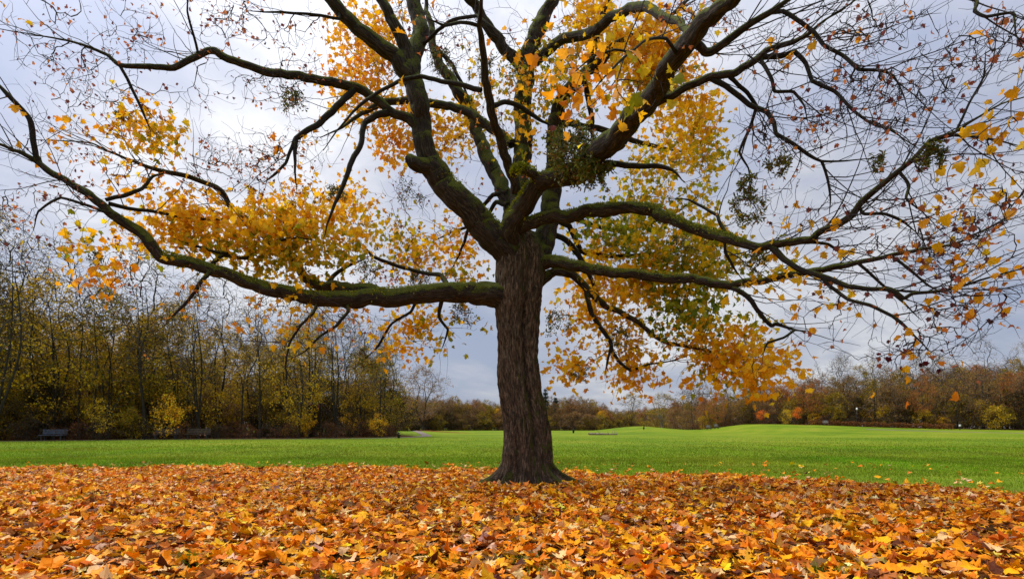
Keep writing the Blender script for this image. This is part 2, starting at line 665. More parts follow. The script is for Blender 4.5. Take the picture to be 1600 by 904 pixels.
M_BARK = bark_mat('maple_bark', (0.007, 0.005, 0.0035), (0.25, 0.175, 0.115), moss=0.16, low_moss=0.5, bump=0.9)
M_LIMB = bark_mat('mossy_limb_bark', (0.007, 0.005, 0.004), (0.105, 0.080, 0.058), moss=0.60, moss_col=(0.125, 0.150, 0.010), bump=0.9)
M_BRANCH = bark_mat('branch_bark', (0.010, 0.008, 0.007), (0.046, 0.035, 0.030), moss=0.40, moss_col=(0.07, 0.08, 0.009), bump=0.7)
M_TWIG = plain_mat('twig_bark', (0.026, 0.018, 0.019), 0.8, 0.3, 6.0)
M_LEAF = leaf_mat('maple_leaf', 0.58, 0.55, 0.15, 0.25, 45.0)
M_LITTER = leaf_mat('fallen_leaf', 0.08, 0.6, 0.10, 0.25, 38.0)
M_MIST = leaf_mat('mistletoe_leaf', 0.25, 0.5, 0.3, 0.2, 20.0)
M_MOSSY = plain_mat('moss_cushion', (0.11, 0.135, 0.014), 0.95, 0.5, 60.0, 0.1)
M_FLEAF = leaf_mat('woodland_leaf', 0.35, 0.6, 0.15, 0.3, 4.0)
M_FBARK = bark_mat('woodland_bark', (0.020, 0.017, 0.011), (0.075, 0.062, 0.040), fine=0.3, bump=0.3)
M_FTWIG = plain_mat('woodland_twig', (0.060, 0.047, 0.034), 0.85, 0.35, 1.5)
M_PTWIG = plain_mat('pale_twig', (0.17, 0.13, 0.10), 0.85, 0.3, 1.5)
M_PBARK = bark_mat('pale_bark', (0.16, 0.13, 0.09), (0.42, 0.37, 0.28), fine=0.3, bump=0.3)
M_GRASS = leaf_mat('grass_blade', 0.35, 0.7, 0.06, 0.1, 30.0)
M_LAWN = ground_mat('lawn', [(0.41, (0.078, 0.130, 0.006)), (0.47, (0.115, 0.178, 0.008)), (0.53, (0.150, 0.200, 0.010)), (0.60, (0.215, 0.225, 0.022))], 0.07, 0.45, 6.0, 0.45, 0.04)
M_SOIL = ground_mat('leaf_mould', [(0.36, (0.028, 0.013, 0.006)), (0.5, (0.10, 0.040, 0.010)), (0.64, (0.24, 0.10, 0.014))], 0.5, 6.0, 30.0, 0.8, 0.03)
M_FLOOR = ground_mat('woodland_floor', [(0.36, (0.030, 0.016, 0.009)), (0.5, (0.085, 0.038, 0.014)), (0.64, (0.16, 0.075, 0.022))], 0.12, 1.2, 7.0, 0.7, 0.05)
M_PATH = ground_mat('gravel_path', [(0.36, (0.13, 0.105, 0.085)), (0.64, (0.24, 0.20, 0.165))], 0.3, 3.0, 25.0, 0.3)
M_REDLIT = ground_mat('russet_litter', [(0.36, (0.16, 0.045, 0.012)), (0.64, (0.36, 0.11, 0.024))], 0.3, 3.0, 12.0, 0.5)


# ------------------------------------------------------------------ ground
def sstep(a, b, x):
    t = np.clip((x - a) / (b - a), 0, 1)
    return t * t * (3 - 2 * t)


def gauss(x, c, a, b):
    return np.exp(-np.where(x < c, ((x - c) / a) ** 2, ((x - c) / b) ** 2))


def ground(x, y):
    x, y = np.asarray(x, dtype=float), np.asarray(y, dtype=float)
    z = 1.75 * gauss(x, 47, 7, 38) * gauss(y, 112, 26, 16)
    z = z + 1.45 * gauss(x, 34, 10, 6) * gauss(y, 150, 30, 20)
    z = z + 0.5 * gauss(x, -17, 6, 5) * gauss(y, 112, 30, 25)
    z = z + 0.9 * sstep(60, 120, x) * gauss(y, 100, 18, 60)
    z = z + 0.04 * np.sin(x * 0.21 + 1.0) * np.sin(y * 0.17) * sstep(14, 30, y)
    return z


def gz(x, y):
    return float(ground(x, y))


def sheet(name, xs, ys, mat, off=0.0, inside=None):
    X, Y = np.meshgrid(xs, ys)
    Z = ground(X, Y) + off
    nx = len(xs)
    V = np.stack([X, Y, Z], -1).reshape(-1, 3)
    i, j = np.meshgrid(np.arange(len(ys) - 1), np.arange(nx - 1), indexing='ij')
    a = (i * nx + j).ravel()
    q = np.stack([a, a + 1, a + nx + 1, a + nx], -1)
    if inside is not None:
        c = V[q].mean(1)
        q = q[inside(c[:, 0], c[:, 1])]
    mb = MB()
    mb.add(V, quads=q)
    o = mb.build(name, mat)
    return tag(o, kind='structure')


xs = np.r_[np.linspace(-900, -120, 14), np.linspace(-110, 110, 111), np.linspace(120, 900, 14)]
ys = np.r_[np.linspace(-300, -20, 8), np.linspace(-10, 200, 141), np.linspace(210, 420, 22), np.linspace(450, 2200, 14)]
o = sheet('lawn', xs, ys, M_LAWN)
tag(o, 'wide green meadow lawn stretching from the leaf carpet to the woods', 'lawn')

EDGE = np.array([(-40, 13.2), (-20, 13.9), (-12.7, 14.2), (-9, 14.4), (-6, 14.6), (-3, 14.3), (-0.6, 13.5), (0.6, 13.2), (2.1, 12.5), (4.0, 11.9), (5.2, 11.4), (6.8, 10.35), (7.8, 8.7), (9.3, 6.0), (11, 3.0), (12, -2)])


def edge_y(x):
    return np.interp(x, EDGE[:, 0], EDGE[:, 1])


def wob(x, y):
    return 0.35 * np.sin(x * 1.7 + 0.6 * y) + 0.22 * np.sin(x * 4.3 + 1.3) + 0.12 * np.sin(x * 9.1 + 2 * y)


o = sheet('leaf_mould', np.linspace(-17, 11, 113), np.linspace(-1, 15, 97), M_SOIL, 0.004, lambda x, y: y < edge_y(x) + 0.5 * wob(x, y) - 0.35)
tag(o, 'dark leaf mould soil under the fallen maple leaves', 'soil')

# woodland floors and paths
LW = np.array([(-85, 36), (-62, 41), (-45, 46), (-30, 51), (-20, 55), (-13, 60), (-10.4, 66)])     # edge of the wood behind the benches
RW = np.array([(40, 121), (46, 118), (55, 112), (64, 101), (74, 95), (86, 92), (105, 90)])          # edge of the wood beyond the hedge
CW = np.array([(-50, 190), (-28, 205), (-8, 225), (12, 232), (36, 225), (52, 250), (60, 256)])                 # edge of the far wood


def behind(E, x, y, off=0.0):
    return y > np.interp(x, E[:, 0], E[:, 1]) + off


def in_left(x, y):
    return behind(LW, x, y, -0.8 + 0.5 * np.sin(x * 0.9)) & (x < np.interp(y, [60, 66, 90, 130], [-11.5, -11, -20, -32]))


tag(sheet('woodland_floor', np.linspace(-110, -10, 101), np.linspace(34, 130, 97), M_FLOOR, 0.012, in_left), 'brown leaf litter floor of the wood behind the benches', 'woodland floor')
tag(sheet('woodland_floor', np.linspace(38, 150, 57), np.linspace(88, 180, 60), M_FLOOR, 0.015, lambda x, y: behind(RW, x, y, 0.5) & (x > 40)), 'brown leaf litter floor of the wood beyond the hedge', 'woodland floor')
tag(sheet('woodland_floor', np.linspace(-70, 60, 45), np.linspace(188, 320, 45), M_FLOOR, 0.015, lambda x, y: behind(CW, x, y, 1.0)), 'brown leaf litter floor of the far wood', 'woodland floor')


def ribbon(name, pts, w, mat, off, label, cat):
    P = catmull(pts, 8)
    T = unit(np.gradient(P, axis=0))
    S = np.c_[-T[:, 1], T[:, 0]]
    L, R_ = P + S * w / 2, P - S * w / 2
    V = np.vstack([np.c_[L, ground(L[:, 0], L[:, 1]) + off], np.c_[R_, ground(R_[:, 0], R_[:, 1]) + off]])
    n = len(P)
    mb = MB()
    mb.add(V, quads=[(i, n + i, n + i + 1, i + 1) for i in range(n - 1)])
    o = mb.build(name, mat)
    return tag(o, label, cat, kind='structure')


ribbon('path', [(-60, 38.5), (-44, 43.5), (-30, 48.3), (-20, 52.3), (-12.5, 56.5), (-10.2, 66), (-13, 84), (-18, 104), (-24, 122)], 1.3, M_PATH, 0.02, 'pale gravel path along the edge of the wood', 'path')
ribbon('path', [(56, 90), (66, 82.5), (80, 79), (100, 76)], 1.8, M_PATH, 0.02, 'grey asphalt path crossing the meadow before the far hedge', 'path')


def disc(name, c, rx, ry, mat, label):
    mb = MB()
    a = np.linspace(0, 2 * math.pi, 29)[:-1]
    k = 1 + 0.12 * np.sin(a * 5 + c[0]) + 0.08 * np.sin(a * 9)
    X, Y = c[0] + np.cos(a) * rx * k, c[1] + np.sin(a) * ry * k
    V = np.vstack([np.c_[X, Y, ground(X, Y) + 0.028], [[c[0], c[1], gz(*c) + 0.03]]])
    n = len(a)
    mb.add(V, tris=[(i, (i + 1) % n, n) for i in range(n)])
    return tag(mb.build(name, mat), label, 'leaf litter', kind='stuff')


# ------------------------------------------------------------------ the maple
maple = empty('maple_tree', (0.13, 10.5, 0))
tag(maple, 'great old maple with mossy spreading limbs and yellow leaves on the leaf carpet', 'tree')
MO = np.array([0.13, 10.5, 0.0])
PXM = 10.5 / FPX
TR = [(775, 822, 47), (755, 822, 45), (715, 822, 43), (690, 822, 40), (665, 821, 38.5), (640, 817, 36), (615, 812, 34), (590, 809, 33.5), (540, 807.5, 31.5), (496, 807, 33.5), (460, 810, 37), (430, 812, 39), (405, 813, 38), (385, 812, 33), (365, 812, 24)]
tr = catmull([((x - 800) * PXM, 10.5, CAMZ + (HY - y) * PXM, r * PXM * 0.965) for y, x, r in TR], 16)
ROOTS = [(-2.95, 0.62, 0.17), (-2.30, 0.30, 0.16), (-1.72, 0.22, 0.13), (-1.15, 0.20, 0.12), (-0.62, 0.50, 0.15), (-0.10, 0.75, 0.12), (0.6, 0.5, 0.2), (1.3, 0.4, 0.2), (2.2, 0.5, 0.2)]   # angle, reach, width


def build_trunk():
    S = 176
    n = len(tr)
    zi = np.linspace(0, n - 1, 240)
    C = np.stack([np.interp(zi, np.arange(n), tr[:, k]) for k in range(4)], -1)
    th = np.arange(S) / S * 2 * math.pi - math.pi
    V = np.zeros((len(C), S, 3))
    B = np.zeros((len(C), S, 3))
    for i, (cx, cy, z, r) in enumerate(C):
        fl = max(0.0, 1 - max(z, -0.2) / 0.62)
        top = float(sstep(2.6, 3.6, z))
        for j, a in enumerate(th):
            rr = r * (1 + 0.05 * math.cos(3 * a + 0.7) + 0.03 * math.cos(5 * a + z * 0.5))
            for ra, reach, w in ROOTS:
                da = (a - ra + math.pi) % (2 * math.pi) - math.pi
                rr += reach * fl ** 3.2 * math.exp(-(da / w) ** 2)
                rr += 0.055 * math.exp(-(da / 0.22) ** 2) * max(0, 1 - z / 1.5) - 0.012 * max(0, 1 - z / 1.5)
            g = (a + 1.12 + 0.05 * math.sin(z * 2.1) + math.pi) % (2 * math.pi) - math.pi
            rr -= (0.115 * (1 - 0.5 * top)) * math.exp(-(g / 0.13) ** 2) * (0.45 + 0.55 * float(sstep(0.25, 0.9, z)))
            g2 = (a + 1.9 + 0.08 * math.sin(z * 1.3)) % (2 * math.pi)
            g2 = g2 - 2 * math.pi if g2 > math.pi else g2
            rr -= 0.03 * math.exp(-(g2 / 0.12) ** 2)
            q = Vector((math.cos(a) * r * 15, math.sin(a) * r * 15, z * 1.5))
            w1 = 1 - abs(mnoise.noise(q))
            q2 = Vector((math.cos(a) * r * 34 + 9, math.sin(a) * r * 34, z * 3.4))
            w2 = 1 - abs(mnoise.noise(q2))
            q3 = Vector((math.cos(a) * r * 4, math.sin(a) * r * 4, z * 1.7 + 4))
            pl = 0.55 + 0.45 * (1 - abs(mnoise.noise(Vector((math.cos(a) * r * 11, math.sin(a) * r * 11 + 7, z * 7.5)))))
            rr += 0.075 * (w1 - 0.8) * pl + 0.040 * (w2 - 0.8) + 0.035 * mnoise.noise(q3)
            V[i, j] = (cx + math.cos(a) * rr, cy + math.sin(a) * rr, z)
            B[i, j] = (math.cos(a) * r, math.sin(a) * r, z)
    ii = np.arange(len(C) - 1)[:, None] * S
    jj = np.arange(S)[None]
    q = np.stack([ii + jj, ii + (jj + 1) % S, ii + S + (jj + 1) % S, ii + S + jj], -1).reshape(-1, 4)
    mb = MB()
    Vf = np.vstack([V.reshape(-1, 3), [C[-1, :3] + [0, 0, 0.1]]]) - MO
    b = (len(C) - 1) * S
    t_ = [(b + k, b + (k + 1) % S, len(C) * S) for k in range(S)]
    mb.add(Vf, quads=q, tris=t_, bark_co=np.vstack([B.reshape(-1, 3), [[0, 0, 4.5]]]))
    mb.build('trunk', M_BARK, maple)


build_trunk()

# limbs: control rows are (x, y of the photograph, metres from the camera, width in photograph pixels)
LIMBS = {
    'low_side': [(812, 478, 10.5, 40), (775, 464, 10.42, 40), (740, 457, 10.35, 34), (700, 457, 10.3, 31), (650, 461, 10.2, 30), (600, 463, 10.1, 29), (560, 467, 10.0, 26), (500, 467, 9.9, 24), (440, 456, 9.8, 22), (390, 442, 9.7, 20), (340, 425, 9.6, 19), (290, 410, 9.5, 18), (255, 400, 9.4, 18), (235, 380, 9.3, 17), (200, 352, 9.2, 15.5), (175, 334, 9.1, 14.5), (150, 309, 9.0, 14), (105, 283, 8.9, 12.5), (69, 261, 8.8, 12), (36, 238, 8.7, 11), (12, 229, 8.65, 9.5), (-30, 215, 8.5, 8), (-80, 180, 8.3, 6)],
    'low_side_fork': [(600, 462, 10.12, 24), (560, 453, 10.25, 22), (516, 448, 10.5, 19), (492, 443, 10.6, 18), (474, 427, 10.7, 14), (464, 410, 10.75, 12), (447, 397, 10.75, 11), (420, 375, 10.7, 10), (395, 355, 10.6, 9.5), (378, 335, 10.5, 9), (357, 317, 10.4, 8.5), (344, 297, 10.3, 8), (299, 278, 10.1, 7.5), (258, 268, 9.9, 7), (213, 254, 9.7, 6), (172, 237, 9.5, 5), (144, 223, 9.4, 4.2), (103, 220, 9.2, 3.6), (52, 218, 9.0, 3)],
    'rising_fork': [(815, 425, 10.5, 46), (792, 393, 10.35, 48), (765, 362, 10.25, 46), (742, 338, 10.2, 44), (715, 310, 10.1, 42), (692, 284, 10.05, 40), (674, 258, 10.0, 36), (664, 222, 9.95, 32), (656, 182, 9.9, 31), (648, 140, 9.8, 31), (640, 112, 9.75, 31), (634, 88, 9.7, 24), (620, 40, 9.6, 21), (596, 3, 9.5, 19), (570, -60, 9.3, 16), (560, -160, 9.1, 11), (540, -260, 9, 6)],
    'rising_fork_left': [(642, 118, 9.76, 26), (620, 90, 9.65, 25), (594, 69, 9.5, 24), (559, 41, 9.35, 22), (525, 10, 9.2, 20), (490, -30, 9.0, 17), (440, -100, 8.8, 12), (400, -190, 8.6, 6)],
    'rising_fork_right': [(645, 125, 9.8, 26), (652, 70, 9.95, 25), (656, 34, 10.1, 24), (645, 0, 10.2, 23), (635, -60, 10.4, 18), (650, -170, 10.6, 10)],
    'back_upright': [(806, 400, 10.7, 26), (796, 330, 11.0, 25), (786, 292, 11.2, 24), (772, 265, 11.4, 23), (757, 238, 11.6, 22), (748, 205, 11.8, 20), (731, 165, 12.0, 19), (711, 137, 12.1, 17), (688, 104, 12.2, 15), (675, 69, 12.3, 14), (673, 34, 12.4, 13), (666, 3, 12.5, 12), (660, -80, 12.6, 8)],
    'centre_upright': [(812, 400, 10.6, 36), (811, 330, 10.75, 32), (810, 302, 10.8, 30), (815, 262, 10.9, 29), (817, 223, 11.0, 29), (817, 180, 11.1, 27), (818, 144, 11.1, 27), (824, 100, 11.1, 27), (830, 72, 11.1, 25), (841, 45, 11.1, 25), (855, 17, 11.1, 24), (868, -10, 11.1, 22), (890, -90, 11.2, 16), (900, -220, 11.3, 9)],
    'centre_left_fork': [(822, 112, 11.1, 20), (806, 95, 11.0, 19), (793, 82, 10.95, 18), (766, 45, 10.8, 17), (745, 14, 10.7, 15), (728, -5, 10.6, 14), (690, -70, 10.5, 10), (670, -150, 10.3, 6)],
    'forward_mossy': [(808, 400, 10.4, 34), (795, 362, 10.1, 34), (812, 328, 9.9, 30), (828, 304, 9.7, 29), (840, 287, 9.55, 28), (870, 278, 9.3, 30), (903, 267, 9.0, 33), (937, 236, 8.5, 36), (962, 213, 8.1, 36), (986, 186, 7.7, 34), (1017, 148, 7.2, 32), (1051, 100, 6.6, 31), (1075, 69, 6.3, 31), (1095, 48, 6.05, 31), (1122, 21, 5.8, 31), (1143, 0, 5.6, 31), (1185, -50, 5.2, 30), (1240, -130, 4.9, 26), (1290, -210, 4.6, 16)],
    'thin_forward': [(806, 300, 9.9, 16), (800, 275, 9.75, 15), (790, 247, 9.55, 14.5), (779, 213, 9.3, 14), (769, 179, 9.0, 13.5), (760, 137, 8.7, 13), (755, 86, 8.4, 11.5), (750, 41, 8.1, 10.5), (753, 0, 7.8, 10), (757, -70, 7.4, 8)],
    'right_mossy': [(805, 385, 10.35, 26), (806, 357, 10.1, 22), (824, 349, 9.95, 21), (852, 342, 9.75, 20), (886, 338, 9.5, 20), (920, 331, 9.3, 20), (945, 327, 9.1, 20), (972, 326, 8.9, 19), (1016, 327, 8.6, 19), (1040, 338, 8.4, 18), (1075, 355, 8.1, 17), (1119, 367, 7.8, 16.5), (1160, 381, 7.5, 14.5), (1205, 383, 7.2, 13), (1242, 378, 7.0, 12), (1268, 373, 6.8, 12), (1279, 363, 6.75, 11), (1304, 354, 6.6, 11), (1332, 338, 6.4, 11), (1346, 317, 6.3, 10.5), (1377, 288, 6.1, 10), (1421, 251, 5.8, 9), (1456, 220, 5.6, 8), (1493, 206, 5.4, 6.5), (1531, 182, 5.2, 5.5), (1566, 162, 5.0, 5), (1610, 148, 4.8, 4), (1680, 120, 4.6, 3)],
    'right_low': [(818, 440, 10.5, 26), (842, 412, 10.4, 24), (868, 409, 10.3, 20), (886, 412, 10.2, 18), (920, 421, 10.0, 17), (955, 426, 9.8, 15.5), (1006, 429, 9.5, 14.5), (1050, 433, 9.25, 14), (1084, 437, 9.05, 13.5), (1119, 445, 8.85, 13), (1139, 446, 8.7, 13), (1163, 441, 8.6, 12), (1187, 439, 8.45, 11), (1222, 431, 8.25, 10.5), (1256, 426, 8.05, 10), (1291, 421, 7.85, 9.5), (1342, 409, 7.6, 8.5), (1394, 398, 7.3, 8), (1438, 390, 7.1, 7), (1490, 381, 6.8, 6), (1531, 362, 6.6, 5), (1570, 345, 6.4, 4), (1630, 330, 6.2, 3)],
    'right_drooping': [(828, 450, 10.6, 22), (858, 430, 10.6, 16), (882, 426, 10.6, 13), (906, 438, 10.6, 12), (920, 455, 10.6, 11.5), (944, 476, 10.6, 10), (972, 489, 10.6, 8.5), (999, 503, 10.5, 8), (1016, 520, 10.5, 7), (1040, 534, 10.4, 6.5), (1075, 541, 10.3, 6), (1110, 549, 10.2, 5), (1150, 556, 10.1, 4), (1190, 566, 10, 3)],
    'back_right_upright': [(818, 420, 10.6, 38), (845, 392, 10.8, 36), (856, 355, 10.9, 33), (863, 311, 11.0, 31), (866, 270, 11.0, 28), (866, 220, 11.0, 25), (871, 172, 10.9, 23), (884, 143, 10.7, 20), (910, 117, 10.5, 17), (937, 96, 10.3, 15), (968, 69, 10.0, 13), (999, 52, 9.8, 11), (1040, 30, 9.6, 8), (1085, -10, 9.4, 6), (1130, -60, 9.2, 4)],
}
BRANCHES = [
    [(655, 200, 9.9, 16), (640, 188, 9.85, 15), (611, 175, 9.8, 14), (587, 155, 9.7, 14), (559, 137, 9.6, 13.5), (525, 130, 9.5, 13), (480, 125, 9.35, 13), (430, 113, 9.2, 12.5), (395, 105, 9.1, 12), (360, 92, 9.0, 11.5), (337, 80, 8.95, 11), (323, 78, 8.9, 10), (300, 93, 8.85, 9.5), (272, 108, 8.8, 9), (235, 104, 8.7, 8), (185, 101, 8.6, 7), (165, 85, 8.55, 6), (140, 74, 8.5, 5.5), (115, 67, 8.45, 5), (85, 60, 8.4, 4.5), (40, 52, 8.3, 3.5), (-30, 40, 8.2, 3)],
    [(553, 140, 9.58, 11), (533, 160, 9.5, 10.5), (516, 175, 9.45, 10), (488, 199, 9.35, 9), (461, 217, 9.3, 8), (459, 241, 9.25, 5.5), (462, 275, 9.2, 4.5), (464, 300, 9.15, 3)],
    [(461, 217, 9.3, 6), (452, 240, 9.25, 5), (446, 256, 9.2, 4.5), (425, 275, 9.15, 4), (410, 286, 9.1, 3)],
    [(60, 252, 8.78, 9), (54, 225, 8.72, 8.5), (48, 192, 8.66, 8), (34, 172, 8.6, 7.5), (14, 151, 8.5, 7), (-5, 130, 8.45, 6), (-40, 90, 8.35, 4)],
    [(188, 104, 8.6, 5), (206, 137, 8.7, 4.5), (223, 172, 8.8, 4), (235, 205, 8.9, 3)],
    [(310, 88, 8.87, 4), (306, 69, 8.8, 3.8), (299, 45, 8.7, 3.5), (292, 17, 8.6, 3.2), (294, -30, 8.5, 3)],
    [(530, 18, 9.22, 5), (529, 29, 9.1, 4.5), (481, 22, 8.9, 4), (430, 19, 8.7, 3.5), (388, 17, 8.5, 3)],
    [(800, 225, 10.9, 15), (762, 196, 11.2, 14), (731, 175, 11.3, 13), (697, 165, 11.4, 12.5), (662, 158, 11.4, 12), (628, 155, 11.4, 11), (594, 162, 11.4, 10), (565, 178, 11.4, 8), (535, 200, 11.3, 6), (500, 215, 11.2, 4)],
    [(752, 141, 8.7, 8), (724, 134, 8.8, 7.5), (690, 127, 8.9, 7), (656, 119, 8.95, 6.5), (628, 124, 8.9, 6), (594, 141, 8.8, 5.5), (559, 168, 8.7, 5), (525, 206, 8.6, 4), (505, 235, 8.5, 3)],
    [(606, 176, 9.75, 11), (585, 182, 9.7, 10), (570, 193, 9.65, 9.5), (564, 223, 9.55, 8.5), (548, 258, 9.45, 8), (531, 297, 9.35, 7), (512, 348, 9.3, 5), (505, 375, 9.25, 3)],
    [(772, 165, 8.95, 8), (790, 159, 9.05, 7.5), (810, 165, 9.2, 7), (841, 186, 9.4, 6.5), (869, 199, 9.6, 5)],
    [(315, 441 - 22, 9.55, 7), (328, 424, 9.5, 7), (315, 441, 9.4, 6), (297, 465, 9.3, 5), (270, 493, 9.2, 4), (250, 501, 9.1, 3)],
    [(330, 414, 9.6, 7), (347, 398, 9.7, 6), (387, 403, 9.9, 6), (421, 379, 10.0, 5), (462, 371, 10.1, 4.5), (490, 375, 10.2, 3)],
    [(356, 396, 9.7, 5), (330, 392, 9.7, 4.5), (297, 381, 9.8, 4), (270, 372, 9.8, 3)],
    [(541, 474, 9.95, 7), (543, 487, 9.8, 5), (524, 509, 9.7, 4.5), (501, 524, 9.6, 4), (478, 548, 9.5, 3), (455, 560, 9.4, 2.5)],
    [(497, 470, 9.9, 6), (488, 490, 9.75, 4.5), (468, 510, 9.65, 4), (452, 538, 9.55, 3.5), (446, 575, 9.5, 3), (460, 600, 9.45, 2.5)],
    [(180, 335, 9.1, 8), (160, 330, 9.0, 5), (140, 322, 8.95, 4.5), (95, 309, 8.85, 4), (60, 330, 8.75, 3.5), (52, 360, 8.7, 3)],
    [(165, 312, 9.05, 6), (190, 306, 9.1, 6), (222, 294, 9.2, 5.5), (238, 276, 9.3, 5), (262, 270, 9.5, 4)],
    [(170, 318, 9.1, 7), (200, 325, 9.3, 6), (240, 330, 9.5, 5), (290, 340, 9.8, 4), (330, 343, 10.1, 5), (378, 340, 10.5, 6)],
    # mossy branch over the top of the forward limb
    [(836, 96, 11.1, 17), (856, 79, 10.9, 16), (879, 62, 10.6, 15), (913, 55, 10.2, 15), (948, 34, 9.6, 15), (979, 14, 9.1, 14.5), (1005, 9, 8.6, 14), (1034, 24, 8.0, 14), (1061, 38, 7.4, 14.5), (1082, 52, 6.8, 15), (1092, 60, 6.2, 14)],
    [(1000, 176, 7.5, 14), (1023, 160, 7.35, 13), (1050, 148, 7.2, 12.5), (1077, 134, 7.1, 12), (1112, 120, 7.0, 12), (1143, 117, 6.9, 11.5), (1167, 103, 6.8, 11), (1187, 89, 6.7, 10.5), (1198, 79, 6.65, 9), (1222, 70, 6.55, 8), (1242, 64, 6.5, 7.5), (1263, 52, 6.4, 6.5), (1290, 30, 6.3, 5), (1330, 5, 6.2, 4), (1380, -30, 6.1, 3)],
    [(1187, 90, 6.7, 8), (1222, 88, 6.6, 7.5), (1242, 82, 6.55, 7), (1260, 100, 6.5, 6.5), (1270, 127, 6.45, 6), (1304, 143, 6.35, 5.5), (1325, 165, 6.25, 5), (1359, 192, 6.15, 4.5), (1394, 206, 6.05, 4), (1432, 229, 5.9, 3.5)],
    [(1112, 122, 7.0, 9), (1146, 144, 6.95, 8), (1170, 162, 6.9, 8), (1198, 175, 6.85, 7.5), (1208, 192, 6.8, 7), (1212, 211, 6.78, 6.5), (1242, 227, 6.7, 6), (1263, 242, 6.65, 5.5), (1284, 252, 6.6, 5), (1325, 251, 6.5, 4), (1370, 246, 6.4, 3)],
    [(1140, 120, 6.9, 7), (1150, 128, 6.92, 6.5), (1167, 146, 6.95, 6), (1181, 168, 7.0, 5.5), (1176, 185, 7.05, 5), (1170, 203, 7.1, 5), (1155, 237, 7.2, 4.5), (1170, 262, 7.25, 4), (1172, 300, 7.3, 3)],
    [(1284, 252, 6.6, 4.5), (1290, 268, 6.6, 4), (1294, 282, 6.6, 4), (1298, 310, 6.6, 3), (1296, 335, 6.6, 2.5)],
    [(1078, 62, 6.3, 14), (1100, 80, 6.35, 13), (1112, 79, 6.35, 13), (1129, 69, 6.3, 12), (1157, 48, 6.2, 11), (1187, 27, 6.1, 10), (1222, 7, 6.0, 8.5), (1260, -20, 5.9, 6), (1300, -60, 5.8, 4)],
    [(1200, 20, 6.07, 6.5), (1225, 18, 6.0, 6.5), (1245, 30, 5.95, 6), (1270, 48, 5.9, 6), (1287, 69, 5.85, 6), (1318, 86, 5.8, 5.5), (1342, 108, 5.7, 5.5), (1377, 110, 5.65, 4.5), (1397, 120, 5.6, 4), (1411, 148, 5.55, 3.5), (1420, 180, 5.5, 2.5)],
    [(1187, 88, 6.7, 6), (1195, 105, 6.65, 6), (1205, 125, 6.6, 5.5), (1210, 142, 6.6, 5), (1240, 143, 6.5, 4.5), (1256, 165, 6.45, 4), (1262, 190, 6.4, 3)],
    [(1205, 385, 7.2, 11), (1229, 408, 7.0, 9.5), (1256, 424, 6.85, 9), (1291, 434, 6.65, 8.5), (1325, 448, 6.45, 7.5), (1359, 451, 6.3, 7), (1395, 453, 6.1, 6.5), (1413, 466, 6.05, 6), (1428, 459, 6.0, 5.5), (1480, 453, 5.75, 5), (1531, 438, 5.5, 4.5), (1600, 419, 5.3, 3.5), (1660, 410, 5.1, 2.5)],
    [(1139, 447, 8.7, 9), (1150, 452, 8.6, 8), (1170, 465, 8.5, 7.5), (1184, 486, 8.45, 7), (1205, 508, 8.4, 6.5), (1213, 505, 8.35, 6), (1242, 515, 8.25, 5.5), (1268, 517, 8.2, 2.5)],
    [(1242, 515, 8.25, 4.5), (1225, 527, 8.2, 4), (1201, 534, 8.2, 4), (1193, 552, 8.2, 3)],
    [(1284, 434, 6.68, 6), (1300, 449, 6.6, 6), (1325, 468, 6.5, 5.5), (1359, 477, 6.35, 5.5), (1394, 493, 6.2, 5), (1414, 510, 6.1, 4.5), (1432, 527, 6.0, 4), (1455, 550, 5.9, 2.5)],
    [(916, 450, 10.6, 9), (918, 464, 10.55, 8), (924, 489, 10.5, 7.5), (937, 510, 10.5, 7), (953, 531, 10.5, 6.5), (956, 548, 10.5, 6), (968, 565, 10.5, 5.5), (986, 577, 10.4, 5), (1013, 568, 10.3, 4.5), (1040, 565, 10.2, 4), (1075, 555, 10.1, 3)],
    [(955, 540, 10.5, 5), (950, 560, 10.5, 4), (946, 580, 10.5, 3.5)],
    [(944, 256, 8.6, 11), (960, 256, 8.6, 10), (982, 257, 8.5, 9), (1027, 259, 8.4, 7.5), (1051, 266, 8.3, 6), (1070, 285, 8.2, 4)],
    [(1136, 368, 7.7, 6), (1122, 345, 7.8, 5.5), (1119, 335, 7.85, 5), (1095, 321, 8.0, 4.5), (1074, 312, 8.1, 3.5), (1050, 310, 8.2, 2.5)],
    [(1132, 372, 7.7, 5), (1134, 395, 7.7, 4.5), (1145, 415, 7.7, 4), (1155, 430, 7.7, 3)],
    [(1346, 330, 6.35, 6), (1352, 333, 6.3, 5), (1383, 333, 6.2, 4.5), (1414, 348, 6.1, 4), (1435, 366, 6.0, 3)],
    [(1262, 378, 6.85, 5), (1294, 381, 6.75, 4.5), (1311, 393, 6.7, 4), (1322, 407, 6.65, 3)],
    [(1456, 220, 5.6, 5), (1490, 211, 5.5, 5), (1514, 213, 5.4, 4.5), (1548, 217, 5.25, 4), (1600, 229, 5.1, 3)],
    [(1494, 205, 5.4, 4), (1515, 160, 5.35, 3.5), (1537, 120, 5.3, 3), (1540, 80, 5.25, 2.5)],
    [(1340, 410, 7.6, 5), (1375, 440, 7.5, 4), (1410, 470, 7.4, 3.5), (1440, 500, 7.3, 2.5)],
    [(1390, 398, 7.3, 5), (1420, 420, 7.2, 4), (1450, 445, 7.1, 3.5), (1480, 460, 7.0, 2.5)],
    [(1405, 268, 5.9, 5), (1420, 290, 5.85, 4.5), (1415, 310, 5.8, 4), (1440, 330, 5.75, 3)],
    [(864, 365, 10.95, 9), (889, 379, 11.0, 9), (913, 414, 11.0, 8), (930, 450, 11.0, 6), (940, 478, 11.0, 4)],
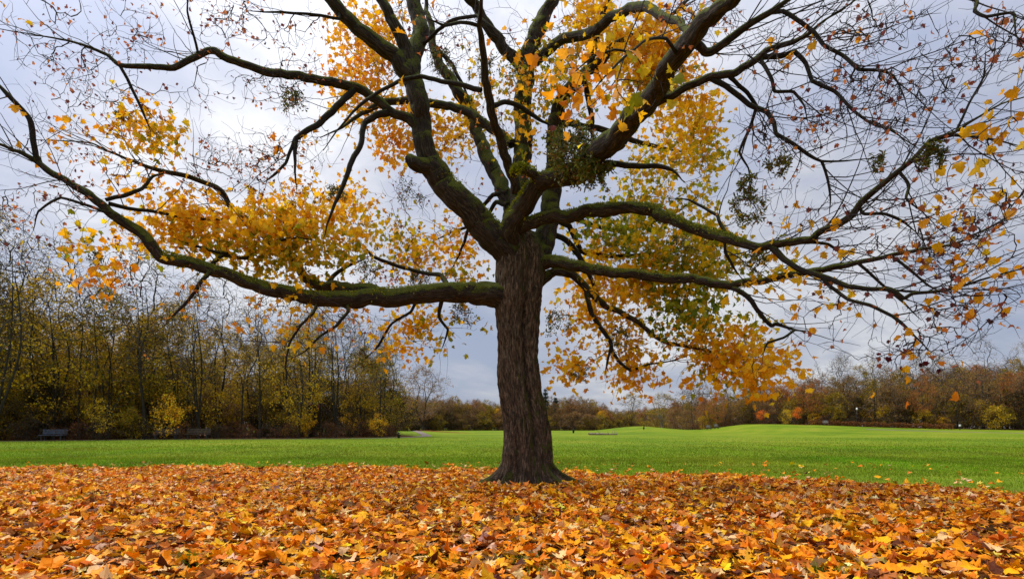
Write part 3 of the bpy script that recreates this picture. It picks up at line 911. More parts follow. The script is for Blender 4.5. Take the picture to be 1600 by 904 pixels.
    [(862, 340, 10.95, 9), (890, 355, 11.2, 8.5), (908, 392, 11.4, 8), (950, 400, 11.6, 7), (1000, 398, 11.7, 6), (1060, 392, 11.7, 4.5), (1110, 400, 11.6, 3)],
    [(866, 330, 11.0, 9), (905, 345, 11.4, 8), (960, 360, 11.8, 7), (1010, 350, 12.0, 6), (1060, 330, 12.0, 4), (1100, 300, 12, 3)],
    [(872, 190, 10.9, 12), (920, 200, 11.2, 10), (980, 215, 11.6, 8), (1030, 230, 11.9, 6), (1080, 240, 12, 4)],
    [(910, 117, 10.5, 9), (918, 150, 10.7, 9), (924, 190, 10.9, 8), (925, 240, 11, 5)],
    [(920, 110, 10.4, 10), (931, 58, 10.3, 9), (945, 15, 10.2, 9), (952, -20, 10.1, 7), (960, -90, 10, 4)],
    [(793, 300, 10.95, 8), (770, 305, 11.1, 7), (752, 324, 11.3, 6), (731, 359, 11.5, 5), (717, 397, 11.5, 4.5), (697, 438, 11.5, 3)],
    [(792, 320, 10.9, 8), (776, 315, 11.1, 7), (762, 336, 11.3, 6), (740, 350, 11.5, 5), (700, 365, 11.7, 4), (660, 385, 11.8, 3)],
    [(700, 448, 10.35, 9), (690, 430, 10.7, 7), (660, 425, 11.0, 6), (620, 415, 11.2, 6), (580, 400, 11.3, 6), (565, 380, 11.4, 4)],
    [(510, 446, 10.5, 8), (520, 430, 10.7, 7), (545, 415, 10.9, 5), (570, 405, 11.0, 4)],
    [(650, 470, 10.2, 5), (641, 488, 10.3, 4.5), (612, 506, 10.5, 4), (590, 540, 10.7, 4), (570, 560, 10.8, 3)],
    [(690, 470, 10.3, 7), (685, 495, 10.5, 5), (700, 515, 10.7, 4), (690, 545, 10.8, 3)],
    [(749, 40, 8.1, 6), (720, 36, 8.0, 5), (695, 40, 7.9, 4.5), (670, 30, 7.8, 4)],
    [(660, 70, 9.95, 6), (700, 36, 9.6, 5.5), (745, 25, 9.3, 5), (790, 60, 9.0, 4)],
    [(676, 69, 12.3, 7), (705, 100, 12.2, 6), (722, 130, 12.1, 5), (735, 160, 12, 4)],
    [(1190, -50, 5.15, 9), (1300, -40, 4.9, 8), (1420, -30, 4.7, 7), (1524, 0, 4.5, 6), (1523, 17, 4.45, 5), (1541, 26, 4.4, 4.5), (1583, 21, 4.35, 4), (1587, 55, 4.3, 3.5), (1605, 85, 4.3, 3)],
    # a spray that hangs towards the camera in front of the forward limb
    [(1060, 88, 6.5, 6), (1040, 60, 6.0, 5), (1010, 62, 5.6, 4), (975, 90, 5.3, 4), (945, 120, 5.1, 3.5), (920, 150, 5.0, 2.5)],
    [(985, 82, 5.35, 4), (960, 78, 5.2, 3.5), (925, 90, 5.1, 3), (890, 120, 5.0, 2.5)],
]
SK_P, SK_D, SK_R, ENDS = [], [], [], []


def add_limb(rows, name, mat, sides, knob, per=6):
    rows = np.array(rows, dtype=float)
    C = catmull(rows, per)
    u = np.linspace(0, len(rows) - 1, len(C))
    lin = np.stack([np.interp(u, np.arange(len(rows)), rows[:, q]) for q in range(4)], -1)
    w_ = 0.6 if name == 'branch' else 0.25          # boughs bend at knees rather than in smooth curves
    C = C * (1 - w_) + lin * w_
    P = np.array([at(*c[:3]) for c in C])
    R = np.maximum(C[:, 3] / 2 / FPX * C[:, 1 + 1], 0.004)
    amp = np.minimum(R * 0.40, 0.035)
    sd = rows[0, 0] * 0.37 + rows[0, 1]
    for i in range(2, len(P) - 1):
        q = Vector((P[i][0] * 2.1 + sd, P[i][1] * 2.1, P[i][2] * 2.1))
        P[i] += np.array(mnoise.noise_vector(q)) * amp[i] * 1.6 + np.array(mnoise.noise_vector(q * 3.1)) * amp[i] * 0.9
    if name != 'branch_stub':
        R = R * np.interp(np.linspace(0, 1, len(R)), [0, .7, 1], [1, 1, .35])
        ENDS.append((P[-1], unit(P[-1] - P[-6]), np.linalg.norm(P[-1] - P[-6])))
    mb = MB()
    tube(mb, P - MO, R, sides, transport=True, knob=knob, seed=sd % 13)
    mb.build(name, mat, maple)
    SK_P.append(P[2:])
    SK_D.append(unit(np.gradient(P, axis=0))[2:])
    SK_R.append(R[2:])


for key, rows in LIMBS.items():
    add_limb(rows, 'limb', M_LIMB, 30, 0.16, 12)
for rows in BRANCHES:
    add_limb(rows, 'branch', M_BRANCH if rows[0][3] < 14 else M_LIMB, 9 if rows[0][3] < 10 else 14, 0.12, 5)

# broken stub and the curled mossy stump
add_limb([(676, 266, 10.0, 26), (660, 258, 9.9, 24), (648, 254, 9.82, 21), (642, 250, 9.78, 15)], 'branch_stub', M_LIMB, 14, 0.2, 4)


def moss_tube(rows, name, parent, r_extra, n_tuft, seed, whole=False):
    """a cushion of moss: short upright blades over the upper side of a branch"""
    r_ = np.random.RandomState(seed)
    C = catmull(np.array(rows, dtype=float), 10)
    P = np.array([at(*c[:3]) for c in C])
    R = C[:, 3] / 2 / FPX * C[:, 2]
    T = unit(np.gradient(P, axis=0))
    k = r_.randint(0, len(P), n_tuft)
    side = unit(np.cross(T[k], [0, 0, 1.0]))
    up = np.cross(side, T[k])
    a = r_.uniform(-math.pi, math.pi, n_tuft) if whole else r_.randn(n_tuft) * 0.75
    nrm = up * np.cos(a)[:, None] + side * np.sin(a)[:, None]
    base = P[k] + T[k] * r_.uniform(-0.03, 0.03, n_tuft)[:, None] + nrm * (R[k] * 0.94)[:, None]
    h = r_.uniform(0.5, 1.0, n_tuft) * r_extra
    tipv = base + (nrm + r_.randn(n_tuft, 3) * 0.45) * h[:, None]
    w = unit(np.cross(nrm, r_.randn(n_tuft, 3))) * (h * 0.5)[:, None]
    V = np.stack([base - w, base + w, tipv], 1).reshape(-1, 3) - MO
    col = np.array(s2l((140, 146, 22))) * np.exp(r_.randn(n_tuft, 1) * 0.3)
    mb = MB()
    mb.add(V, tris=np.arange(n_tuft * 3).reshape(-1, 3), col=np.repeat(np.clip(col, 0, 0.5), 3, 0))
    o = mb.build(name, M_MIST, parent)
    tag(o, kind='stuff')
    return o


STUMP = [(841, 292, 9.55, 12), (836, 276, 9.45, 13), (828, 266, 9.4, 13), (816, 262, 9.35, 14), (806, 264, 9.3, 14), (803, 272, 9.28, 10)]
add_limb(STUMP, 'branch_stub', M_LIMB, 12, 0.15, 5)
moss_tube(STUMP, 'moss', maple, 0.035, 1500, 11, True)
moss_tube(LIMBS['forward_mossy'][1:8], 'moss', maple, 0.035, 2600, 12)
moss_tube(LIMBS['right_mossy'][1:13], 'moss', maple, 0.028, 3000, 13)
moss_tube(LIMBS['low_side'][2:13], 'moss', maple, 0.028, 3600, 14)
moss_tube(LIMBS['rising_fork'][1:7], 'moss', maple, 0.028, 1500, 15)
moss_tube(LIMBS['right_low'][1:10], 'moss', maple, 0.024, 1800, 16)

SP, SD, SR = np.concatenate(SK_P), np.concatenate(SK_D), np.concatenate(SK_R)

# crown: twig ends by region (x, y, half width, half height, near, far, ends, leaves per end, palette, leaf size)
CL = [
    (320, 352, 115, 34, 9.4, 10.8, 130, 3.0, 'gold', .15), (330, 385, 110, 25, 9.4, 10.6, 60, 2.2, 'lime', .15), (250, 345, 55, 30, 9.2, 10.4, 35, 2.0, 'gold', .15),
    (450, 335, 70, 38, 9.6, 11.0, 95, 3.2, 'gold', .15), (470, 385, 90, 42, 9.6, 11.2, 125, 3.0, 'lime', .15), (420, 360, 60, 30, 9.6, 11.0, 40, 2.6, 'lime', .15), (430, 425, 60, 22, 9.6, 10.6, 30, 1.6, 'lime', .14), (520, 360, 50, 40, 10, 11, 40, 2.2, 'gold', .14),
    (205, 200, 58, 26, 8.8, 9.8, 55, 2.4, 'gold', .14), (240, 215, 40, 20, 8.8, 9.6, 20, 1.6, 'lime', .14), (110, 208, 45, 18, 8.8, 9.4, 16, 1.2, 'orange', .13),
    (235, 290, 45, 22, 9.2, 10, 20, 1.5, 'orange', .14), (145, 400, 35, 18, 8.8, 9.6, 16, 2.0, 'gold', .15), (125, 382, 28, 14, 8.8, 9.4, 10, 1.8, 'lime', .16), (160, 435, 30, 20, 8.8, 9.6, 14, 1.8, 'orange', .15),
    (560, 85, 50, 80, 11, 13, 120, 3.0, 'orange', .15), (600, 60, 50, 60, 11, 13, 60, 2.6, 'gold', .15), (560, 160, 40, 50, 11, 12.6, 40, 2.2, 'gold', .15),
    (625, 215, 45, 50, 10.8, 12.6, 70, 2.6, 'orange', .15), (700, 190, 50, 50, 11, 13, 70, 2.4, 'gold', .14), (745, 150, 35, 60, 11, 12.6, 35, 1.6, 'lime', .13), (690, 230, 40, 40, 11.2, 12.6, 30, 2.0, 'gold', .14),
    (560, 310, 45, 45, 10.6, 12, 55, 2.4, 'gold', .14), (590, 380, 70, 40, 10.8, 12.4, 70, 2.2, 'lime', .13), (690, 400, 70, 38, 10.8, 12.4, 70, 2.2, 'gold', .14), (730, 385, 40, 50, 11, 12.4, 35, 2.0, 'orange', .14),
    (630, 420, 80, 25, 10.8, 12.2, 60, 2.0, 'dry', .11), (720, 430, 40, 20, 11, 12, 25, 2.0, 'lime', .13),
    (640, 500, 75, 28, 10.4, 11.6, 50, 2.2, 'gold', .14), (690, 520, 35, 28, 10.6, 11.4, 22, 2.0, 'lime', .13), (620, 545, 40, 20, 10.4, 11.2, 20, 2.0, 'gold', .13), (745, 505, 18, 20, 10.6, 11.4, 8, 1.6, 'lime', .13),
    (470, 505, 45, 35, 9.2, 10.2, 24, 1.8, 'gold', .14), (440, 480, 30, 25, 9.2, 10, 14, 1.6, 'gold', .15), (560, 490, 40, 15, 9.8, 10.8, 14, 1.5, 'orange', .13),
    (1040, 275, 70, 65, 10.6, 12.6, 110, 2.6, 'lime', .14), (1060, 210, 60, 50, 10, 12.2, 70, 2.6, 'gold', .14), (1090, 160, 35, 45, 9.4, 11.4, 45, 2.4, 'gold', .14), (1100, 260, 25, 60, 10, 12, 40, 2.4, 'lime', .14),
    (960, 360, 70, 35, 10.4, 12.2, 75, 2.8, 'green', .14), (1040, 375, 80, 35, 10, 12.4, 95, 3.0, 'lime', .15), (1110, 400, 50, 50, 9.8, 11.6, 70, 2.8, 'lime', .15), (1090, 480, 60, 45, 9.8, 11.6, 80, 2.8, 'green', .15),
    (1000, 440, 90, 40, 10.2, 12, 90, 2.6, 'gold', .14), (930, 450, 60, 45, 10.4, 12, 55, 2.4, 'gold', .14), (1040, 430, 60, 30, 10.2, 11.8, 50, 2.6, 'green', .15), (940, 380, 40, 30, 10.6, 12, 30, 2.2, 'gold', .14),
    (910, 500, 45, 40, 10.4, 11.6, 40, 2.2, 'gold', .13), (900, 570, 50, 18, 10.2, 11.2, 42, 2.4, 'gold', .14), (975, 575, 55, 22, 10.2, 11.2, 42, 2.4, 'gold', .14), (990, 530, 60, 35, 10.2, 11.4, 50, 2.2, 'gold', .13), (1015, 590, 18, 12, 10.2, 10.8, 10, 2.4, 'orange', .14),
    (1110, 540, 55, 28, 9.4, 10.8, 60, 2.8, 'gold', .15), (1165, 560, 62, 34, 8.8, 10.4, 62, 2.6, 'gold', .15), (1220, 572, 35, 16, 8.6, 9.6, 26, 2.8, 'gold', .15), (1190, 592, 30, 14, 8.6, 9.6, 16, 2.4, 'gold', .15), (1130, 590, 40, 15, 9.4, 10.4, 22, 2.4, 'lime', .14), (1110, 590, 18, 10, 9.4, 10, 8, 2.2, 'orange', .14),
    (1180, 525, 30, 18, 8.8, 9.8, 16, 2.0, 'lime', .14),
    (950, 60, 60, 40, 9.6, 11.6, 65, 2.6, 'gold', .14), (930, 15, 50, 25, 9.6, 11.4, 45, 2.6, 'gold', .14), (1020, 60, 45, 30, 8.6, 10.4, 45, 2.4, 'gold', .14), (1050, 95, 45, 35, 8.6, 10.4, 45, 2.4, 'orange', .14), (1000, 100, 50, 40, 8.8, 10.6, 45, 2.4, 'gold', .14), (1060, 10, 60, 15, 8.0, 9.6, 20, 1.6, 'gold', .13), (1010, 130, 40, 30, 9, 11, 30, 2.2, 'lime', .14),
    (830, 160, 55, 80, 9.6, 11.4, 70, 1.8, 'lime', .12), (880, 130, 50, 60, 9.8, 11.4, 50, 2.0, 'lime', .13), (800, 130, 50, 70, 9.0, 10.6, 30, 1.4, 'orange', .13), (815, 195, 25, 25, 9.2, 9.8, 8, 1.5, 'orange', .15), (650, 150, 30, 40, 8.6, 9.2, 4, 1.0, 'gold', .15),
    (925, 100, 60, 45, 4.7, 5.8, 30, 1.8, 'orange', .16), (990, 145, 40, 28, 4.9, 5.8, 18, 1.7, 'lime', .16), (900, 130, 45, 30, 4.8, 5.6, 14, 1.5, 'orange', .16), (1000, 170, 45, 18, 5.2, 6.2, 12, 1.5, 'gold', .15), (640, 15, 25, 20, 7.6, 8.4, 5, 1.4, 'orange', .17),
    (1565, 205, 38, 40, 4.7, 5.4, 22, 1.5, 'gold', .14), (1560, 260, 40, 40, 4.8, 5.6, 12, 1.3, 'gold', .14), (1520, 365, 75, 55, 5.1, 6.4, 48, 1.4, 'gold', .14), (1540, 450, 65, 35, 5.2, 6.2, 30, 1.4, 'orange', .14), (1460, 490, 45, 35, 5.6, 6.4, 16, 1.4, 'orange', .13), (1590, 60, 20, 40, 4.2, 4.6, 6, 1.4, 'orange', .15),
    (1250, 350, 30, 28, 6.6, 7.2, 12, 1.4, 'gold', .14), (1310, 360, 20, 14, 6.4, 6.8, 4, 1.3, 'gold', .15), (1220, 455, 22, 24, 7.2, 8.0, 12, 1.7, 'gold', .14), (1275, 445, 35, 12, 6.6, 7.2, 10, 1.5, 'gold', .14), (1330, 445, 40, 20, 6.2, 6.8, 9, 1.3, 'gold', .14), (1380, 440, 50, 20, 6, 6.6, 6, 1.2, 'orange', .14),
    (1260, 70, 100, 45, 5.6, 6.8, 14, 1.0, 'orange', .12), (1400, 130, 120, 70, 5.2, 6.2, 16, 0.9, 'dry', .11), (1440, 570, 60, 25, 5.6, 6.4, 10, 1.1, 'orange', .13), (1397, 558, 10, 8, 6.0, 6.1, 4, 3.0, 'wine', .10), (1510, 535, 30, 10, 5.4, 5.9, 4, 1.2, 'orange', .14),
    (25, 15, 30, 18, 7.6, 8.4, 7, 1.6, 'gold', .13), (15, 30, 14, 10, 7.6, 8.0, 3, 1.5, 'orange', .14),
    # bare twigs with a few curled leaves
    (1330, 70, 200, 80, 5.2, 7.2, 420, 0.12, 'dry', .10), (1300, 170, 150, 80, 5.6, 7.0, 300, 0.10, 'dry', .10), (1430, 170, 120, 110, 5.0, 6.4, 260, 0.12, 'dry', .10), (1240, 220, 90, 80, 6.2, 7.4, 120, 0.1, 'dry', .10),
    (1400, 340, 140, 80, 5.4, 7.0, 260, 0.14, 'dry', .11), (1500, 430, 110, 90, 5.1, 6.6, 260, 0.2, 'dry', .12), (1440, 530, 90, 50, 5.6, 6.8, 110, 0.2, 'dry', .11), (1540, 290, 70, 90, 4.7, 5.8, 110, 0.2, 'dry', .12), (1550, 70, 60, 70, 4.2, 5.2, 60, 0.15, 'dry', .11), (1330, 500, 90, 60, 6, 7, 60, 0.15, 'dry', .11),
    (120, 110, 140, 90, 7.9, 9.2, 210, 0.40, 'dry', .10), (300, 170, 150, 70, 8.4, 9.6, 90, 0.40, 'dry', .10), (260, 40, 200, 50, 8.0, 9.4, 150, 0.7, 'dry', .10), (440, 70, 110, 80, 8.4, 9.8, 130, 0.4, 'dry', .10), (150, 250, 130, 60, 8.4, 9.6, 130, 0.45, 'dry', .10),
    (420, 260, 110, 60, 9, 10.4, 200, 0.5, 'dry', .10), (330, 250, 70, 50, 9, 10, 60, 0.5, 'dry', .10), (80, 340, 110, 70, 8.4, 9.4, 130, 0.3, 'dry', .11), (180, 400, 90, 60, 8.8, 9.6, 60, 0.4, 'dry', .11), (440, 160, 60, 60, 9, 10, 70, 0.4, 'dry', .11), (460, 220, 60, 40, 9, 10, 50, 0.4, 'orange', .12),
    (700, 60, 130, 60, 8.6, 12.4, 200, 0.25, 'dry', .11), (880, 40, 60, 60, 9.6, 11.6, 90, 0.2, 'dry', .11), (1090, 30, 80, 40, 6.4, 8.6, 90, 0.3, 'dry', .11), (760, 230, 90, 80, 9.8, 12, 100, 0.5, 'dry', .11), (650, 320, 70, 50, 10, 11.8, 70, 0.5, 'dry', .10),
    (480, 520, 120, 40, 9.2, 10.4, 70, 0.3, 'dry', .11), (330, 480, 80, 40, 9, 9.8, 40, 0.5, 'orange', .13), (1050, 560, 80, 30, 9.8, 10.6, 60, 0.2, 'dry', .11), (960, 520, 70, 50, 10.2, 11, 60, 0.3, 'dry', .11), (1190, 420, 60, 50, 7.2, 8.4, 60, 0.5, 'lime', .12), (1170, 310, 70, 60, 7, 8, 50, 0.3, 'dry', .1),
    # the crown goes on above the picture
    (560, -120, 280, 90, 8.4, 12.4, 130, 0.9, 'gold', .15), (900, -130, 260, 100, 8.2, 12.6, 130, 0.9, 'orange', .15), (1250, -90, 260, 70, 4.8, 7.0, 60, 0.3, 'gold', .14), (200, -80, 220, 70, 8, 9.4, 50, 0.4, 'dry', .12), (760, -230, 260, 70, 9, 12.4, 90, 0.9, 'gold', .15),
]
tips, tinfo = [], []
r1 = np.random.RandomState(21)
for ci, (x, y, rx, ry, d0, d1, n, lp, pal, sz) in enumerate(CL):
    n = int(n * (2.4 if lp < 1 else 1.1))
    u = r1.randn(n * 3, 3)
    u = unit(u) * (r1.rand(n * 3, 1) ** 0.42) * np.where(r1.rand(n * 3, 1) < 0.2, 1.3, 1.0)
    # ragged clumps: keep ends where a coarse noise is high
    keep = []
    for k in range(len(u)):
        px, py = x + u[k, 0] * rx * 1.08, y + u[k, 1] * ry * 1.08
        d = (d0 + d1) / 2 + u[k, 2] * (d1 - d0) / 2
        p = at(px, py, d)
        nz = mnoise.noise(Vector(p * 1.6)) + 0.5 * mnoise.noise(Vector(p * 4.1))
        keep.append((nz + r1.randn() * 0.25, k, p))
    keep.sort(key=lambda s: -s[0])
    for nz, k, p in keep[:n]:
        tips.append(p)
        tinfo.append(ci)
CL.append((0, 0, 1, 1, 5, 8, 1, 0.25, 'dry', .10))
for p, d, L in ENDS:      # every bough ends in a fan of twigs
    for k in range(9):
        tips.append(p + unit(d + r1.randn(3) * 0.55) * r1.uniform(0.12, 0.75))
        tinfo.append(len(CL) - 1)
tips = np.array(tips)
# keep the trunk's face clear
ok = ~((np.abs(tips[:, 0] - 0.13) < 0.55) & (tips[:, 2] < 3.6) & (tips[:, 1] < 11))
tips, tinfo = tips[ok], np.array(tinfo)[ok]
# long straight shoots that sweep outward from the thinner boughs
r0_ = np.random.RandomState(91)
mb_sh = MB()
cand = np.where((SR < 0.06) & (SP[:, 2] > 1.2) & (np.abs(SP[:, 0] - 0.1) > 0.9))[0]
shoots = []
for j in r0_.choice(cand, 460, replace=False):
    out = np.array([np.sign(SP[j, 0]) * 1.0, -0.15, 0.0])
    d = unit(SD[j] * 0.7 + out * 0.55 + r0_.randn(3) * np.array([.35, .35, .5]) + np.array([0, 0, 0.12]))
    L = r0_.uniform(0.5, 1.5) if abs(SP[j, 0]) > 2.4 else r0_.uniform(0.35, 0.9)
    p = SP[j].copy()
    pts = [p.copy()]
    for k in range(7):
        d = unit(d + r0_.randn(3) * 0.13 + np.array([0, 0, 0.05]))
        p = p + d * L / 7
        pts.append(p.copy())
    if min(q[2] for q in pts) < 2.0:
        continue
    shoots.append((np.array(pts), min(SR[j] * 0.6, 0.0045 + 0.004 * L)))
for pts, r in shoots:
    rr = np.linspace(r, 0.0022, len(pts))
    tube(mb_sh, pts, rr, 4, seed=float(len(mb_sh.v) % 50))
SP = np.vstack([SP] + [p[1:] for p, r in shoots])
SD = np.vstack([SD] + [unit(np.gradient(p, axis=0))[1:] for p, r in shoots])
SR = np.concatenate([SR] + [np.linspace(r, 0.003, len(p))[1:] for p, r in shoots])
G = grow(SP, SD, SR, tips, 0.15, 0.0021, 0.37, 0.06, 0.12, 5)
mb = mb_sh
twig_mesh(mb, G)
for i in range(len(mb.v)):
    mb.v[i] = mb.v[i] - MO
tag(mb.build('twigs', M_TWIG, maple), kind='stuff')

LP, LD, LS, LC, LK_ = [], [], [], [], []
pos, drr = G[0], G[1]
for ti, j, a, b in G[3]:
    x, y, rx, ry, d0, d1, n, lp, pal, sz = CL[tinfo[ti]]
    nl = r1.poisson(lp * ((2.35 if x > 860 and y < 510 else 1.75) if d1 > 8.5 and lp > 1 else 0.8))
    if nl == 0:
        continue
    dv = drr[min(b, len(drr)) - 1] if b > a else drr[j]
    spread = 0.19 if lp > 1 else 0.04
    sz = sz * 0.84
    sz = sz * (0.64 if pal == 'dry' else (0.82 if d1 < 7 else 1.0))
    base = tips[ti] - dv * np.abs(r1.randn(nl, 1)) * 0.10 + r1.randn(nl, 3) * spread
    LP.append(base)
    LD.append(np.repeat(dv[None], nl, 0))
    LS.append(sz * np.clip(np.exp(r1.randn(nl) * 0.22), 0.6, 1.5) / 1.25)
    c, k = pick(pal, nl, r1)
    LC.append(c)
    LK_ += [(pal, int(q)) for q in k]
LP, LD, LS, LC = map(np.concatenate, (LP, LD, LS, LC))
nL = len(LP)
# blades tilt every way, tips hang outward and down
nr = unit(r1.randn(nL, 3) * np.array([0.9, 0.9, 0.6]) + np.array([0, -0.25, 0.45]))
hang = unit(LD * 0.6 + np.array([0, 0, -1.0]) + r1.randn(nL, 3) * 0.5)
M0 = rot_from(nr, np.zeros(nL))
hx, hy = (M0[:, :, 0] * hang).sum(1), (M0[:, :, 1] * hang).sum(1)
spin = np.arctan2(-hx, hy) + r1.randn(nL) * 0.3
show = LS / LP[:, 1]
pxx, pyy = CX + LP[:, 0] / LP[:, 1] * FPX, HY - (LP[:, 2] - CAMZ) / LP[:, 1] * FPX
inview = (pxx > 0) & (pxx < 1600) & (pyy > 0) & (pyy < 904)
big = np.argsort(-np.where(inview, show, -1))[:290]
rest = np.ones(nL, bool)
rest[big] = False
mb = MB()
near = rest & (LP[:, 1] < 9.0)
far = rest & ~near
leaves(mb, LP[near] - MO, nr[near], spin[near], LS[near], LC[near], T_HI, 0.8, 0.03, seed=4)
leaves(mb, LP[far] - MO, nr[far], spin[far], LS[far], LC[far], T_LO, 0.8, 0.04, seed=5)
crown = mb.build('crown', M_LEAF, maple, smooth=False)
tag(crown, kind='stuff')


def leaf_variants(keys, mat, tag_, n_shape=2, curl=0.8, wig=0.03):
    out = {}
    for pal, k in sorted(set(keys)):
        for s in range(n_shape):
            m_ = MB()
            leaves(m_, np.zeros((1, 3)), np.array([[0, 0, 1.0]]), np.zeros(1), np.ones(1), np.array([s2l(PAL[pal][k])]), T_OBJ, curl, wig, seed=31 * s + k + len(pal) * 7)
            out[(pal, k, s)] = m_.mesh(tag_, mat, True)
    return out


from mathutils import Matrix
LV = leaf_variants([LK_[i] for i in big], M_LEAF, 'leaf')
MR = rot_from(nr, spin)
for i in big:
    pal, k = LK_[i]
    o = link('leaf', LV[(pal, k, int(i) % 2)], maple)
    o.matrix_basis = Matrix.LocRotScale(Vector(LP[i] - MO), Matrix(MR[i].tolist()).to_quaternion(), Vector((LS[i],) * 3))

print('maple leaves', nL, 'tips', len(tips))


# mistletoe tufts in the maple
def mistletoe(px, py, d, r, n, label, seed, droop=0.35, pal='mist', ls=0.05, name='mistletoe', sq=(1, 1, 1)):
    r_ = np.random.RandomState(seed)
    c = at(px, py, d)
    root = empty(name, tuple(c))
    ntw = max(16, n // 14)
    tp = unit(r_.randn(ntw, 3)) * (r_.uniform(0.45, 1.0, (ntw, 1))) * r * np.array(sq)
    tp[:, 2] -= droop * r * r_.rand(ntw)
    base = np.array([[0, 0, 0.3 * r]]) + r_.randn(5, 3) * 0.02
    g = grow(base, unit(r_.randn(5, 3)), np.full(5, 0.012), tp, r * 0.3, 0.0028, 0.4, 0.1, -0.1, seed)
    m_ = MB()
    twig_mesh(m_, g)
    m_.build('stems', M_TWIG, root)
    allp = g[0][5:]
    k = r_.randint(0, len(allp), n)
    p = allp[k] + r_.randn(n, 3) * r * 0.09
    # narrow paddle leaves
    tpl = (np.array([[0, 0, 0], [0.18, 0.45, 0], [0.10, 0.95, 0], [-0.10, 0.95, 0], [-0.18, 0.45, 0]]), np.array([(0, 1, 4), (1, 2, 3), (1, 3, 4)]))
    col, _ = pick(pal, n, r_, 0.25)
    m_ = MB()
    leaves(m_, p, r_.randn(n, 3), r_.uniform(0, 6.28, n), ls * r_.uniform(0.7, 1.3, n), col, tpl, 0.3, 0.02, seed=seed)
    m_.build('foliage', M_MIST, root, smooth=False)['kind'] = 'stuff'
    tag(root, label, 'mistletoe', 'mistletoe tufts in the maple')


MT = [
    (455, 150, 9.2, .25, 420, 'round mistletoe ball under the long bare bough beside the pale cloud'),
    (1217, 252, 6.8, .17, 330, 'small round mistletoe ball hanging beside a bare drooping branch'),
    (1170, 285, 7.2, .16, 300, 'upper small mistletoe tuft on the drooping twig beside the mossy bough'),
    (1168, 322, 7.25, .27, 620, 'loose large mistletoe tuft at the end of the drooping twig'),
    (1458, 238, 5.6, .16, 380, 'mistletoe tuft wrapped round the thin rising bough'),
    (1182, 405, 7.4, .18, 330, 'brownish mistletoe tuft just under the mossy bough'),
    (1062, 385, 10.2, .30, 420, 'dark mistletoe tuft inside the green and yellow foliage'),
    (572, 418, 11.2, .30, 420, 'dark mistletoe tuft above the lowest mossy limb'),
    (655, 432, 11.2, .28, 400, 'brown mistletoe tuft resting close over the lowest mossy limb'),
    (722, 488, 10.8, .28, 420, 'mistletoe tuft hanging below the lowest limb beside the trunk'),
    (566, 556, 10.6, .30, 520, 'dark brown mistletoe ball with yellow leaves hanging low over the wood'),
    (872, 500, 10.8, .32, 480, 'long mistletoe tuft beside the trunk under the drooping branch'),
    (967, 524, 10.6, .25, 360, 'mistletoe tuft in the golden foliage on the drooping branch'),
    (905, 580, 10.6, .22, 330, 'low mistletoe tuft among the orange leaves near the meadow'),
    (1048, 118, 7.4, .22, 420, 'mistletoe tuft behind the thick forward limb'),
    (690, 92, 11.6, .3, 420, 'mistletoe tuft between the two upright stems'),
    (758, 105, 10.8, .32, 420, 'mistletoe tuft beside the thin upright branch'),
    (812, 110, 10.6, .34, 520, 'reddish brown mistletoe tuft on the central stem'),
    (525, 300, 9.6, .2, 260, 'small dark mistletoe tuft on the hanging branch'),
    (640, 300, 11.6, .36, 330, 'thin mistletoe tuft behind the leaning fork'),
    (195, 178, 9.2, .12, 200, 'tiny mistletoe tuft among the orange leaf cluster'),
    (1370, 250, 6.5, .12, 160, 'tiny mistletoe tuft among bare crossing twigs'),
    (150, 665 - 265, 9.3, .12, 160, 'tiny dark mistletoe tuft by the low hanging yellow leaves'),
]
for i, (x, y, d, r, n, lab) in enumerate(MT):
    mistletoe(x, y, d, r, n, lab, 300 + i)
mistletoe(905, 225, 8.75, .42, 2600, 'dense drooping dark green mistletoe mass covering the thick mossy limb', 401, 0.8, ls=.065, sq=(1.15, 0.8, 0.95))
mistletoe(925, 255, 8.55, .26, 1300, 'lower fringe of narrow green mistletoe leaves hanging under the thick mossy limb', 402, 0.9, ls=.065, sq=(1.2, .8, .8))
mistletoe(868, 215, 9.3, .28, 700, 'dark mistletoe tuft against the central stem above the mossy elbow', 403, 0.5, ls=.06)


